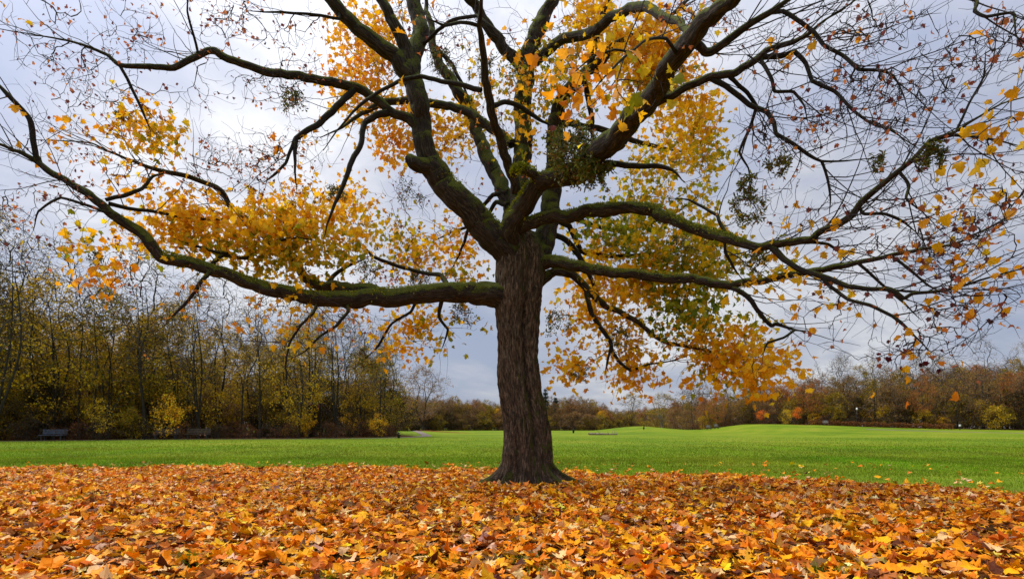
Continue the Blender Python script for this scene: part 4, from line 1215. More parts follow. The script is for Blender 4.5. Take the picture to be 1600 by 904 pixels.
# ------------------------------------------------------------------ woodland trees and shrubs
def plant(name, seed, H, t0, Rmax, stems, ntips, nleaf, pal, lsz, r0, bark, twigm, peak=0.55, rmin=0.010, lean=0.25, leaf_low=0.0, leaf_high=1.0, step=0.55, stem_top=0.86, lift=0.35, spread_base=0.0):
    r_ = np.random.RandomState(seed)
    root = empty(name, (0, 0, 0))
    P, D, R = [], [], []
    mt = MB()
    for s in range(stems):
        a = r_.uniform(0, 6.28)
        out = Rmax * lean * (0.3 + r_.rand()) * (1 if stems > 1 else 0.45)
        b = np.array([math.cos(a + 1), math.sin(a + 1), 0]) * (spread_base * r_.rand() if stems > 1 else 0)
        top = np.array([math.cos(a) * out, math.sin(a) * out, H * stem_top * r_.uniform(0.85, 1.05)])
        fork = np.array([0, 0, H * t0 * (0.55 if stems > 1 else 0.5) * r_.uniform(0.4, 1.0)])
        c = catmull(np.array([b * 1.2 - [0, 0, 0.15], b + fork * 0.5, b * 0.8 + fork, 0.55 * fork + 0.45 * top + r_.randn(3) * H * 0.025, 0.25 * fork + 0.78 * top + r_.randn(3) * H * 0.025, top]), 5)
        zz = np.linspace(0, 1, len(c))
        rr = r0 * (1 - 0.93 * zz ** 0.8) * (1 if stems == 1 else r_.uniform(0.55, 0.85))
        rr[0] *= 1.5
        rr[1] *= 1.2
        tube(mt, c, rr, 7, transport=True, seed=float(s))
        m = c[:, 2] > H * t0 * 0.8
        P.append(c[m])
        D.append(unit(np.gradient(c, axis=0))[m])
        R.append(rr[m])
    P, D, R = map(np.concatenate, (P, D, R))
    t = r_.uniform(0, 1, ntips) ** 0.85
    prof = np.where(t < peak, np.abs(np.sin(t / peak * math.pi / 2)) ** 0.7, np.abs(np.cos((t - peak) / (1 - peak) * math.pi / 2)) ** 0.75)
    lob = r_.uniform(0, 6.28, 4)
    a = r_.uniform(0, 6.28, ntips)
    irr = 1 + 0.22 * np.sin(2 * a + lob[0] + 3 * t) + 0.16 * np.sin(3 * a + lob[1] - 4 * t) + 0.12 * np.sin(7 * a + 9 * t)
    rad = Rmax * prof * irr * r_.uniform(0.12, 1, ntips) ** 0.5
    tp = np.c_[np.cos(a) * rad, np.sin(a) * rad, H * (t0 + (1 - t0) * t) * (1 + 0.04 * r_.randn(ntips))]
    tp[:, 2] = np.maximum(tp[:, 2], 0.15)
    g = grow(P, D, R, tp, step, rmin, 0.40, 0.05, lift, seed + 1, 0.88)
    mt.build('trunk', bark, root)
    mc = MB()
    twig_mesh(mc, g, big=3.0)
    if nleaf:
        allp = g[0][len(P):]
        w = np.ones(len(allp))
        zf = allp[:, 2] / H
        w *= (zf >= leaf_low) & (zf <= leaf_high)
        for i, p in enumerate(allp):
            w[i] *= max(0.0, 0.25 + mnoise.noise(Vector(p * 0.55)) + 0.4 * mnoise.noise(Vector(p * 1.7 + np.array([5, 1, 2])))) + 0.02
        w /= w.sum()
        k = r_.choice(len(allp), nleaf, p=w)
        p = allp[k] + r_.randn(nleaf, 3) * np.array([0.28, 0.28, 0.2]) * (lsz / 0.2)
        col, _ = pick(pal, nleaf, r_, 0.18)
        tpl = (np.array([[0, 0, 0], [0.42, 0.35, 0], [0.12, 0.55, 0], [0.0, 1.0, 0], [-0.36, 0.5, 0], [-0.2, 0.3, 0]]), np.array([(0, 1, 2), (0, 2, 3), (0, 3, 4), (0, 4, 5)]))
        leaves(mc, p, r_.randn(nleaf, 3) + np.array([0, 0, 0.6]), r_.uniform(0, 6.28, nleaf), lsz * r_.uniform(0.6, 1.3, nleaf), col, tpl, 0.6, 0.05, mat=1, seed=seed)
    mc.build('crown', [twigm, M_FLEAF], root, smooth=False)['kind'] = 'stuff'
    return root


PROTO = {
    'bare_tall': [plant('bare_tree', 101, 16, .28, 3.6, 2, 950, 420, 'olive', .15, .26, M_FBARK, M_FTWIG, .55, .0078), plant('bare_tree', 102, 17, .30, 3.2, 1, 950, 300, 'brown', .15, .24, M_FBARK, M_FTWIG, .5, .0078), plant('bare_tree', 103, 15, .2, 3.8, 3, 1000, 600, 'yellow', .15, .22, M_FBARK, M_FTWIG, .6, .0078)],
    'pole': [plant('slender_tree', 111, 14, .35, 1.8, 1, 420, 260, 'olive', .15, .15, M_FBARK, M_FTWIG, .5, .009), plant('slender_tree', 112, 13, .3, 1.9, 2, 420, 320, 'yellow', .15, .14, M_FBARK, M_FTWIG, .5, .009)],
    'yellow': [plant('yellow_leaved_tree', 121, 12, .10, 3.4, 2, 560, 4200, 'yellow', .17, .18, M_FBARK, M_FTWIG, .45, .010), plant('yellow_leaved_tree', 122, 10, .10, 3.0, 3, 500, 3600, 'yellow', .17, .16, M_FBARK, M_FTWIG, .5, .010)],
    'olive': [plant('olive_leaved_tree', 131, 13, .08, 3.6, 2, 600, 5400, 'olive', .17, .2, M_FBARK, M_FTWIG, .5, .010), plant('olive_leaved_tree', 132, 11, .06, 3.4, 3, 560, 5000, 'olive', .17, .18, M_FBARK, M_FTWIG, .45, .010)],
    'rust': [plant('russet_tree', 141, 13, .20, 3.8, 1, 700, 5000, 'rust', .18, .24, M_FBARK, M_FTWIG, .55, .012, leaf_low=.3), plant('russet_tree', 142, 12, .15, 3.6, 2, 700, 6000, 'rust', .18, .22, M_FBARK, M_FTWIG, .55, .012)],
    'brown': [plant('brown_twigged_tree', 151, 12, .10, 4.0, 2, 1000, 5500, 'brown', .16, .22, M_FBARK, M_FTWIG, .5, .012), plant('brown_twigged_tree', 152, 13, .12, 3.8, 1, 1000, 5000, 'brown', .16, .22, M_FBARK, M_FTWIG, .55, .012)],
    'gold': [plant('golden_tree', 161, 11, .12, 3.2, 1, 460, 4000, 'gold', .18, .2, M_FBARK, M_FTWIG, .5, .010)],
    'shrub_yellow': [plant('yellow_shrub', 171, 3.2, .05, 1.7, 5, 200, 1500, 'yellow', .13, .045, M_FBARK, M_FTWIG, .55, .007, lean=.5, step=.3, spread_base=.4), plant('golden_shrub', 172, 2.8, .05, 1.6, 5, 180, 1300, 'gold', .13, .04, M_FBARK, M_FTWIG, .55, .007, lean=.5, step=.3, spread_base=.4)],
    'shrub_olive': [plant('olive_shrub', 173, 3.6, .03, 2.0, 6, 240, 2600, 'olive', .13, .05, M_FBARK, M_FTWIG, .45, .007, lean=.5, step=.3, spread_base=.5), plant('dark_shrub', 174, 4.2, .03, 2.2, 6, 260, 3000, 'dark', .14, .05, M_FBARK, M_FTWIG, .45, .008, lean=.5, step=.3, spread_base=.5)],
    'thicket_pale': [plant('brown_thicket', 179, 5.0, .02, 2.8, 7, 520, 3800, 'brown', .16, .06, M_FBARK, M_PTWIG, .42, .009, lean=.6, step=.35, spread_base=.8), plant('olive_thicket', 184, 4.8, .02, 2.8, 7, 520, 3800, 'olive', .16, .06, M_FBARK, M_PTWIG, .42, .009, lean=.6, step=.35, spread_base=.8)],
    'sapling': [plant('golden_sapling', 185, 3.6, .12, 1.5, 3, 90, 950, 'gold', .13, .045, M_FBARK, M_FTWIG, .6, .006, lean=.7, step=.3, spread_base=.3), plant('golden_sapling', 186, 4.4, .2, 1.4, 2, 70, 700, 'yellow', .13, .045, M_FBARK, M_FTWIG, .6, .006, lean=.8, step=.3, spread_base=.3)],
    'thicket': [plant('brown_thicket', 177, 5.0, .02, 2.8, 7, 520, 3800, 'dark', .16, .06, M_FBARK, M_FTWIG, .42, .009, lean=.6, step=.35, spread_base=.8), plant('brown_thicket', 178, 4.6, .02, 2.8, 7, 520, 3800, 'brown', .16, .06, M_FBARK, M_FTWIG, .42, .009, lean=.6, step=.35, spread_base=.8)],
    'bramble': [plant('bramble_bush', 175, 1.6, .03, 1.7, 7, 260, 1300, 'thorn', .10, .03, M_FBARK, M_FTWIG, .5, .007, lean=.7, step=.25, lift=-.1, spread_base=.8), plant('bramble_bush', 176, 1.9, .03, 1.6, 7, 280, 1300, 'dark', .10, .03, M_FBARK, M_FTWIG, .5, .007, lean=.7, step=.25, lift=-.1, spread_base=.8)],
}
USED = {}


def put(kind, x, y, sc, label, cat, group, r_, which=None, zs=1.0):
    L = PROTO[kind]
    k = r_.randint(len(L)) if which is None else which
    o = L[k]
    if USED.get((kind, k)):
        o = copy_tree(o)
    USED[(kind, k)] = True
    o.location = (x, y, gz(x, y) - 0.03)
    o.rotation_euler = (0, 0, r_.uniform(0, 6.28))
    o.scale = (sc, sc, sc * zs)
    for kk in ('label', 'category', 'group'):
        if kk in o:
            del o[kk]
    return tag(o, label, cat, group)


DESC = {
    'bare_tall': 'tall bare upright tree', 'pole': 'slender bare tree', 'yellow': 'dull yellow leaved tree', 'olive': 'bushy olive green tree', 'rust': 'rusty orange brown tree',
    'brown': 'dense twiggy brown tree', 'gold': 'small golden leaved tree', 'shrub_yellow': 'yellow leaved shrub', 'shrub_olive': 'dark olive shrub', 'thicket': 'dark brown thicket', 'thicket_pale': 'pale brown thicket', 'sapling': 'thin golden leaved sapling', 'bramble': 'low reddish bramble bush',
}
ORD = ['first', 'second', 'third', 'fourth', 'fifth', 'sixth', 'seventh', 'eighth', 'ninth', 'tenth', 'eleventh', 'twelfth', 'thirteenth', 'fourteenth', 'fifteenth', 'sixteenth', 'seventeenth', 'eighteenth', 'nineteenth', 'twentieth']
ORD += ['twenty-' + q for q in ORD[:9]] + ['thirtieth'] + ['thirty-' + q for q in ORD[:9]] + ['fortieth'] + ['forty-' + q for q in ORD[:9]]


def along(E, step, off, r_, x0=None, x1=None):
    seg = np.r_[0, np.cumsum(np.hypot(*np.diff(E, axis=0).T))]
    s = r_.uniform(0, step)
    out = []
    while s < seg[-1]:
        x, y = np.interp(s, seg, E[:, 0]), np.interp(s, seg, E[:, 1])
        x, y = x + r_.uniform(-1, 1) * step * 0.35, y + off + r_.uniform(-1, 1) * 1.2
        out.append((x, y))
        s += step * r_.uniform(0.75, 1.25)
    return out


def rows_of(E, spec, where, gname, r_, clip=None, hs=None, wide=1.0, anchor=None):
    """rows of trees and bushes behind a wood's edge; the front ones are told apart by counting from a landmark"""
    front = {}
    for off, step, mix, s0, s1 in spec:
        ks = list(mix)
        pr = np.array([mix[k] for k in ks], float)
        pr /= pr.sum()
        for x, y in along(E, step, off, r_):
            if clip is not None and not clip(x, y):
                continue
            k = ks[r_.choice(len(ks), p=pr)]
            sc = r_.uniform(s0, s1) * (hs(x, y) if hs else 1.0)
            bush = k in ('bramble', 'thicket', 'thicket_pale') or k.startswith('shrub')
            band = 'at the edge of' if off < 5 else ('inside' if off < 16 else 'deep in')
            o = put(k, x, y, sc * wide, f'{DESC[k]} {band} {where}', 'bush' if bush else 'tree', ('bushes ' if bush else 'trees ') + gname, r_, zs=1.0 / wide)
            if anchor is not None:
                front.setdefault((k, 'along the wood edge' if off < 5 else ('inside that wood' if off < 16 else 'deep inside that wood')), []).append((math.hypot(x - anchor[0], y - anchor[1]), o))
    for (k, band), L in front.items():
        for i, (d, o) in enumerate(sorted(L, key=lambda q: q[0])):
            if i < len(ORD):
                o['label'] = f'{ORD[i]} {DESC[k]} counted from {anchor[2]} {band}'


rw = np.random.RandomState(55)
# the wood behind the benches: taller towards the near end
rows_of(LW, [
    (0.6, 2.0, {'bramble': 8, 'shrub_olive': 2, 'sapling': .8}, .65, 1.05),
    (2.5, 2.5, {'bare_tall': 5, 'pole': 6, 'sapling': 1.2, 'olive': .5}, .92, 1.12),
    (4.2, 2.4, {'shrub_olive': 3, 'sapling': 2, 'bramble': 3, 'thicket': 1.2}, .8, 1.2),
    (6.5, 2.6, {'bare_tall': 4, 'pole': 6, 'yellow': 1.6, 'olive': 1.2}, .95, 1.15),
    (9, 3.0, {'shrub_olive': 3, 'thicket': 2, 'sapling': 2}, 1.0, 1.4),
    (11, 3.0, {'bare_tall': 3, 'pole': 2, 'olive': 2.0, 'yellow': 3, 'gold': .5}, .9, 1.1),
    (15, 2.8, {'shrub_olive': 4, 'thicket': 3}, 1.2, 1.6),
    (17, 3.4, {'bare_tall': 3, 'olive': 2.5, 'yellow': 2}, .9, 1.1),
    (20, 2.4, {'thicket': 4, 'shrub_olive': 1}, 1.2, 1.6),
    (24, 3.8, {'bare_tall': 2, 'olive': 3, 'brown': 2, 'yellow': 1}, .9, 1.1),
    (28, 2.6, {'thicket': 3, 'thicket_pale': 2}, 1.5, 2.0),
], 'the wood behind the benches', 'of the wood behind the benches', rw, clip=lambda x, y: x < np.interp(y, [60, 70, 90, 130], [-13, -13.5, -20, -30]) and x > -1.02 * y - 5, hs=lambda x, y: float(np.interp(x / y, [-1.0, -.7, -.45, -.25], [1.22, 1.06, .97, .88])), anchor=(-11, 56, 'the black bin'))
# two tall bare trees whose crowns stand above the wood
for x, y, s, lab in ((-40.5, 44.5, 1.25, 'tallest bare tree rising above the wood beside the bluish bench'), (-45.0, 47.5, 1.3, 'leaning tall bare tree standing beside the tallest bare tree of the wood'), (-33, 51, 1.05, 'tall bare tree behind the bright yellow shrub at the wood edge')):
    put('bare_tall', x, y, s, lab, 'tree', 'trees of the wood behind the benches', rw)
for x, y, k, w_, sc, lab in (
        (-45.5, 50.5, 'olive', 0, 1.15, 'tall dense olive tree behind the tallest bare tree of the wood'), (-41.0, 50.0, 'yellow', 0, 1.25, 'tall dull yellow tree standing behind the bluish bench'),
        (-36.5, 51.5, 'olive', 1, 1.25, 'broad olive tree between the bluish bench and the brown bench'), (-49.0, 49.0, 'yellow', 1, 1.4, 'broad yellow tree at the wood edge far beyond the bluish bench'),
        (-33.0, 54.0, 'yellow', 0, 1.1, 'yellow green tree rising behind the sparse golden shrub')):
    put(k, x, y, sc, lab, 'tree', None, rw, w_)
put('sapling', -29.0, 47.6, 1.15, 'bright golden shrub glowing before the dark wood beside the brown bench', 'bush', None, rw, 0, .9)
put('sapling', -33.6, 46.3, .95, 'sparse golden shrub between the two benches at the wood edge', 'bush', None, rw, 1, .8)
put('yellow', -20.6, 55.0, .95, 'bright yellow tree behind dark stems at the wood edge', 'tree', None, rw, 0)
put('sapling', -13.6, 58.4, .85, 'golden shrub at the last corner of the wood by the path', 'bush', None, rw, 0, .8)

# wood beyond the hedge
rows_of(RW, [
    (1.2, 2.4, {'bramble': 4, 'shrub_olive': 2, 'shrub_yellow': 1.0}, .9, 1.3),
    (3.5, 3.2, {'bare_tall': 4, 'pole': 4, 'rust': 2, 'brown': 3, 'olive': 2, 'gold': .4}, .66, .86),
    (6, 2.6, {'shrub_olive': 3, 'bramble': 1, 'shrub_yellow': 1.0, 'thicket_pale': 4}, 1.1, 1.5),
    (9, 3.2, {'brown': 4, 'rust': 1.6, 'olive': 2.5, 'bare_tall': 3}, .74, .95),
    (12, 2.6, {'thicket_pale': 5}, 1.2, 1.6),
    (15, 3.4, {'brown': 4, 'rust': 2, 'olive': 2, 'bare_tall': 2}, .82, 1.0),
    (21, 3.4, {'brown': 4, 'rust': 2, 'bare_tall': 3}, .85, 1.05),
    (25, 2.8, {'thicket_pale': 5}, 1.5, 2.0),
    (29, 3.8, {'brown': 4, 'rust': 2, 'olive': 1}, .9, 1.05),
], 'the wood beyond the low hedge', 'of the wood beyond the low hedge', rw, clip=lambda x, y: x < y * 1.0 + 5 and x > 40.5, hs=lambda x, y: float(np.interp(x / y, [.33, .45, .6, .75, .95], [.72, .84, .95, 1.04, 1.12])), anchor=(39, 112, 'the pale benches'))

# the far wood across the meadow
rows_of(CW, [
    (1.5, 3.6, {'thicket_pale': 3, 'shrub_olive': 2}, 1.0, 1.5),
    (4.5, 4.4, {'brown': 5, 'rust': .8, 'olive': 3, 'gold': .5, 'bare_tall': 1.5}, .70, .92),
    (9, 4.4, {'brown': 4, 'rust': 1, 'olive': 3}, .80, .98),
    (13, 3.6, {'thicket_pale': 3}, 1.5, 2.0),
    (17, 4.8, {'brown': 4, 'olive': 2}, .85, 1.05),
    (24, 4.8, {'brown': 4, 'olive': 2}, .9, 1.1),
    (30, 3.6, {'thicket_pale': 3}, 1.8, 2.2),
], 'the far wood across the meadow', 'of the far wood across the meadow', rw, clip=lambda x, y: -62 < x < 58, hs=lambda x, y: float(np.interp(x / y, [-.2, -.12, 0, .1, .15, .2], [1.12, 1.08, .98, 1.12, .95, .62])), wide=1.15, anchor=(13.9, 236, 'the dark far pine'))
# band between the far wood and the mound
EW = np.array([(33, 255), (45, 262), (60, 240), (64, 190), (66, 160)])
rows_of(EW, [(0, 4.5, {'brown': 5, 'bare_tall': 1, 'rust': 1}, .58, .78), (4, 4.0, {'thicket_pale': 4}, 1.4, 1.9), (6, 5.0, {'brown': 5, 'rust': 1}, .65, .82)], 'the distant grey brown wood behind the mound', 'of the distant wood behind the mound', rw, wide=1.2, anchor=(34, 150, 'the grassy mound'))
for x, y, k, s, lab in (
    (-17.2, 110, 'brown', .0, ''),
    (38.6, 156, 'yellow', .0, ''),
):
    if s:
        put(k, x, y, s, lab, 'tree', None, rw, 0)
lone = plant('spreading_tree', 180, 12.5, .16, 6.0, 3, 1200, 5200, 'brown', .18, .42, M_FBARK, M_PTWIG, .55, .011, lean=.6)
lone.location = (-17.2, 110, gz(-17.2, 110))
tag(lone, 'spreading brown tree standing alone beside the path on russet leaves', 'tree')
solo = plant('pale_barked_tree', 181, 9.6, .20, 4.4, 4, 800, 2800, 'olive', .2, .48, M_PBARK, M_PTWIG, .6, .013, lean=.6)
solo.location = (39.6, 150, gz(39.6, 150))
tag(solo, 'rounded pale barked tree with yellow tufts standing on the grassy mound', 'tree')
sp2 = plant('tufted_tree', 182, 10.6, .25, 3.6, 2, 620, 1500, 'olive', .22, .28, M_FBARK, M_FTWIG, .6, .014)
sp2.location = (34.8, 166, gz(34.8, 166))
tag(sp2, 'dark tree beside the pale barked tree on the grassy mound', 'tree')
for i, (px, d, h) in enumerate(((1068, 150, 11.5), (1086, 146, 14.0), (1098, 155, 13.5), (1112, 150, 11.0))):
    X = (px - 800) / FPX * d
    o = plant('sparse_tree', 190 + i, h, .25, 2.8, 1, 420, 420, 'dark', .24, .2, M_FBARK, M_FTWIG, .6, .013)
    o.location = (X, d, gz(X, d))
    tag(o, 'thin bare tree with dark mistletoe balls beyond the meadow mound', 'tree', 'thin trees beyond the mound')
for i, (px, d, h, lab) in enumerate(((1190, 112.5, 2.7, 'smaller young tree with round flame orange crown before the wood'), (1247, 106, 3.1, 'larger young tree with round flame orange crown and orange leaves beneath'))):
    X = (px - 800) / FPX * d
    o = plant('young_orange_tree', 200 + i, h, .38, .95, 1, 90, 800, 'flame', .13, .05, M_FBARK, M_FTWIG, .5, .006, step=.2)
    o.location = (X, d, gz(X, d))
    tag(o, lab, 'tree')
    disc('fallen_leaves', (X, d - 0.6), 1.6, 1.6, M_REDLIT, 'ring of orange leaves fallen under ' + ('the smaller' if i == 0 else 'the larger') + ' young flame orange tree')
for i, (px, d, k, s, lab) in enumerate(((1122, 116, 'rust', .62, 'low orange russet tree at the near corner of the wood on the rise'), (1228, 108, 'shrub_yellow', .9, 'yellow green shrub beside the young flame orange trees'), (1385, 102, 'shrub_yellow', 1.2, 'bright yellow shrub behind the low brown hedge'), (1475, 97, 'shrub_yellow', .7, 'small orange yellow shrub at the foot of the wood'))):
    X = (px - 800) / FPX * d
    put(k, X, d, s, lab, 'tree' if k == 'rust' else 'bush', None, rw)
disc('fallen_leaves', (-16.5, 108), 8.0, 4.0, M_REDLIT, 'band of russet leaves fallen under the spreading brown tree beside the path')


def pine(x, y, H, label, seed):
    r_ = np.random.RandomState(seed)
    root = empty('pine_tree', (x, y, gz(x, y)))
    mt = MB()
    tube(mt, np.array([[0, 0, -0.1], [0.1, 0, H * .4], [0, .1, H * .8], [0, 0, H]]), np.array([.25, .2, .12, .03]), 6, transport=True)
    mt.build('trunk', M_FBARK, root)
    n = 2600
    t = r_.uniform(0.55, 1, n)
    lay = np.round(t * 11) / 11 + r_.randn(n) * 0.02
    a = r_.uniform(0, 6.28, n)
    a = np.round(a / 6.28 * 5) / 5 * 6.28 + t * 9 + r_.randn(n) * 0.3
    rad = 2.3 * (1.06 - t) ** 0.5 * 1.25 * r_.uniform(0.1, 1, n)
    p = np.c_[np.cos(a) * rad, np.sin(a) * rad, lay * H + 0.12 * rad]
    col, _ = pick('pine', n, r_, .2)
    mc = MB()
    tpl = (np.array([[-.1, 0, 0], [.1, 0, 0], [0, 1, 0]]), np.array([(0, 1, 2)]))
    leaves(mc, p, r_.randn(n, 3), r_.uniform(0, 6.28, n), np.full(n, .55), col, tpl, 0.2, 0.02, seed=seed)
    mc.build('crown', M_FLEAF, root, smooth=False)['kind'] = 'stuff'
    tag(root, label, 'tree')


pine(13.9, 236, 16.5, 'dark pine crown rising above the far wood beside the maple trunk', 211)
pine(18.4, 240, 13.2, 'shorter dark conifer tip showing over the far wood', 212)


# ------------------------------------------------------------------ hedge, benches, bins, log
def hedge():
    root = empty('hedge', (62, 101.5, gz(62, 101.5)))
    r_ = np.random.RandomState(221)
    n = 5200
    t = r_.uniform(0, 1, n)
    A, B = np.array([56.5, 108.5]), np.array([72.0, 93.0])
    xy = A + (B - A) * t[:, None] + r_.uniform(-.45, .45, (n, 2))
    h = 0.85 + 0.12 * np.sin(t * 40) + 0.08 * np.sin(t * 93)
    z = ground(xy[:, 0], xy[:, 1]) + r_.uniform(0, 1, n) ** .7 * h
    p = np.c_[xy, z] - np.array(root.location)
    col, _ = pick('rust', n, r_, .3)
    m_ = MB()
    tpl = (np.array([[0, 0, 0], [0.4, 0.4, 0], [0, 1, 0], [-.4, .4, 0]]), np.array([(0, 1, 2), (0, 2, 3)]))
    leaves(m_, p, r_.randn(n, 3), r_.uniform(0, 6.28, n), np.full(n, .17), col * 0.45, tpl, .4, .05, seed=9)
    m_.build('foliage', M_FLEAF, root, smooth=False)['kind'] = 'stuff'
    ms = MB()
    for k in range(90):
        u = k / 89
        q = A + (B - A) * u + r_.uniform(-.3, .3, 2)
        b = np.array([q[0], q[1], gz(*q)]) - np.array(root.location)
        tube(ms, np.array([b, b + r_.randn(3) * .08 + [0, 0, .4], b + r_.randn(3) * .15 + [0, 0, .8]]), np.array([.02, .015, .008]), 4)
    ms.build('stems', M_FTWIG, root)['kind'] = 'stuff'
    tag(root, 'low reddish brown hedge along the foot of the wood on the rise', 'hedge')


hedge()
M_WOODB = plain_mat('weathered_bluish_paint', (0.075, 0.09, 0.125), .6, .3, 3.0)
M_WOODN = plain_mat('brown_bench_wood', (0.085, 0.060, 0.040), .7, .3, 3.0)
M_WOODW = plain_mat('pale_bench_wood', (0.26, 0.25, 0.23), .6, .15, 3.0)
M_IRON = plain_mat('dark_cast_iron', (0.03, 0.03, 0.032), .5, .2, 3.0)
M_BIN = plain_mat('black_plastic', (0.012, 0.012, 0.013), .45, .2, 3.0)
M_WHITE = plain_mat('white_paint', (0.75, 0.75, 0.72), .5, .08, 3.0)
M_LOG = plain_mat('dead_wood', (0.24, 0.18, 0.13), .85, .4, 3.0)


def bench(x, y, rz, wood, label, group=None, w=1.9):
    root = empty('bench', (x, y, gz(x, y)), rz)
    for i, yy in enumerate((-.22, -.08, .06, .20)):
        m_ = MB()
        m_.box((0, yy, .45), (w, .11, .045))
        m_.build('seat_slat', wood, root, smooth=False)
    for i, zz in enumerate((.60, .74, .88)):
        m_ = MB()
        m_.box((0, .30 + (zz - .5) * .22, zz), (w, .035, .11))
        m_.build('backrest_slat', wood, root, smooth=False)
    for s in (-1, 1):
        m_ = MB()
        xx = s * w * .39
        m_.box((xx, -.20, .21), (.07, .07, .43))
        m_.box((xx, .24, .21), (.07, .07, .43))
        m_.box((xx, .02, .402), (.066, .52, .05))
        m_.box((xx, .352, .68), (.064, .05, .56))
        m_.build('leg', M_IRON, root, smooth=False)
    tag(root, label, 'bench', group)


bench(-38.2, 47.3, .12, M_WOODB, 'bluish weathered slatted bench at the edge of the dark wood')
bench(-29.6, 48.6, .2, M_WOODN, 'dull brown slatted bench beside the golden shrub at the wood edge')
bench(-27.4, 49.6, .2, M_WOODN, 'second dull brown bench standing next to the golden shrub stems')
bench(39.0, 112.6, .1, M_WOODW, 'pale bench on top of the rise nearer the mound', None, .85)
bench(40.6, 112.9, .0, M_WOODW, 'pale bench on top of the rise nearer the orange russet tree', None, .8)
bench(57.3, 104.0, -.5, M_WOODW, 'pale bench at the end of the low brown hedge', None, .9)


def litter_bin(x, y, s, label, post):
    root = empty('litter_bin', (x, y, gz(x, y)), 0.3, s)
    z0 = .35 if post else .04
    prof = [(0, z0), (.17, z0), (.20, z0 + .08), (.23, z0 + .50), (.25, z0 + .52), (.25, z0 + .55), (.21, z0 + .56), (.20, z0 + .50), (0, z0 + .48)]
    S = 18

    def lathe(pr, name):
        a = np.arange(S) / S * 2 * math.pi
        V = np.array([[r * math.cos(q), r * math.sin(q), z] for r, z in pr for q in a])
        q = [(i * S + j, i * S + (j + 1) % S, (i + 1) * S + (j + 1) % S, (i + 1) * S + j) for i in range(len(pr) - 1) for j in range(S)]
        m_ = MB()
        m_.add(V, quads=q)
        return m_.build(name, M_BIN, root)
    lathe(prof, 'body')
    lathe([(.16, z0 + .68), (.175, z0 + .72), (.15, z0 + .84), (.08, z0 + .90), (.001, z0 + .91)], 'hood')
    m_ = MB()
    for sx in (-1, 1):
        m_.box((sx * .15, .0, z0 + .62), (.02, .05, .2))
    m_.build('bracket', M_IRON, root, smooth=False)
    m_ = MB()
    m_.box((.0, .255, (z0 + .6) / 2), (.06, .06, z0 + .6))
    m_.build('post', M_IRON, root, smooth=False)
    tag(root, label, 'litter bin')


litter_bin(-11.15, 56.0, .62, 'black hooded litter bin beside the path at the corner of the wood', False)
litter_bin((896 - 800) / FPX * 110, 110, .85, 'black litter bin out on the open meadow near the fallen log', False)
litter_bin((1006 - 800) / FPX * 122, 122, .8, 'black litter bin raised on a post on the slope of the mound', True)


def fallen_log():
    x0, y0 = 11.2 + 2.2, 84.0
    root = empty('fallen_log', (x0, y0, gz(x0, y0)), .08)
    m_ = MB()
    c = np.array([[-2.1, 0, .16], [-1, .05, .15], [0, -.03, .14], [1.1, .04, .12], [2.2, .1, .1]])
    tube(m_, catmull(c, 5), np.linspace(.19, .08, 21), 10, transport=True, knob=.15)
    m_.build('trunk', M_LOG, root)
    r_ = np.random.RandomState(5)
    for i, u in enumerate((-2.0, -1.3, -.4, .3, .9, 1.4, 1.8, 2.1)):
        m_ = MB()
        b = np.array([u, 0, .15])
        e = b + np.array([r_.randn() * .35, r_.randn() * .3, r_.uniform(.2, .6)])
        tube(m_, np.array([b, (b + e) / 2 + r_.randn(3) * .05, e]), np.array([.05, .035, .015]), 5)
        m_.build('broken_branch', M_LOG, root)
    tag(root, 'pale fallen log with broken branches lying on the open meadow', 'log')


fallen_log()


def bollard(x, y):
    root = empty('marker_post', (x, y, gz(x, y)))
    m_ = MB()
    m_.box((0, 0, .28), (.10, .10, .6))
    m_.build('post', M_IRON, root, smooth=False)
    m_ = MB()
    m_.box((0, 0, .74), (.24, .16, .30))
    m_.build('cap', M_WHITE, root, smooth=False)
    tag(root, 'short white capped marker post at the far meadow edge before the wood', 'post')


bollard((1500 - 800) / FPX * 92, 92)


def lamp(x, y):
    root = empty('park_lamp', (x, y, gz(x, y)))
    m_ = MB()
    tube(m_, np.array([[0, 0, 0], [0, 0, 1.5], [0, 0, 3.0]]), np.array([.06, .045, .04]), 8)
    m_.build('post', M_IRON, root)
    m_ = MB()
    tube(m_, np.array([[0, 0, 2.98], [0, 0, 3.05], [0, 0, 3.25], [0, 0, 3.4]]), np.array([.08, .17, .17, .06]), 10)
    m_.build('lantern', M_WHITE, root)
    tag(root, 'slim park lamp with white lantern standing before the wood on the rise', 'lamp')


lamp((1339 - 800) / FPX * 103.5, 103.5)

# ------------------------------------------------------------------ fallen leaves
r2 = np.random.RandomState(77)


def scatter(n, x0, x1, y0, y1):
    return np.c_[r2.uniform(x0, x1, n), r2.uniform(y0, y1, n)]


def on_carpet(p, soft=0.55):
    e = edge_y(p[:, 0]) + wob(p[:, 0], p[:, 1])
    d = (e - p[:, 1])
    nz = np.array([mnoise.noise(Vector((x * 1.3, y * 1.3, 21))) + 0.5 * mnoise.noise(Vector((x * 3.7, y * 3.7, 4))) for x, y in p])
    thin = np.where(nz < -0.52, 0.18, 1.0)                 # small holes where grass and soil show
    pr = np.clip(0.5 + d / soft + 0.5 * nz, 0, 1) ** 1.5 * thin + 0.05 * np.exp(-np.clip(-d, 0, 9) / 0.9) + 0.005
    return r2.rand(len(p)) < pr


def off_trunk(p):
    dx, dy = p[:, 0] - 0.26, p[:, 1] - 10.5
    a = np.arctan2(dy, dx)
    R = np.full(len(p), 0.50)
    for ra, reach, w in ROOTS:
        da = (a - ra + math.pi) % (2 * math.pi) - math.pi
        R += 0.8 * reach * np.exp(-(da / w) ** 2)
    return np.hypot(dx, dy) > R


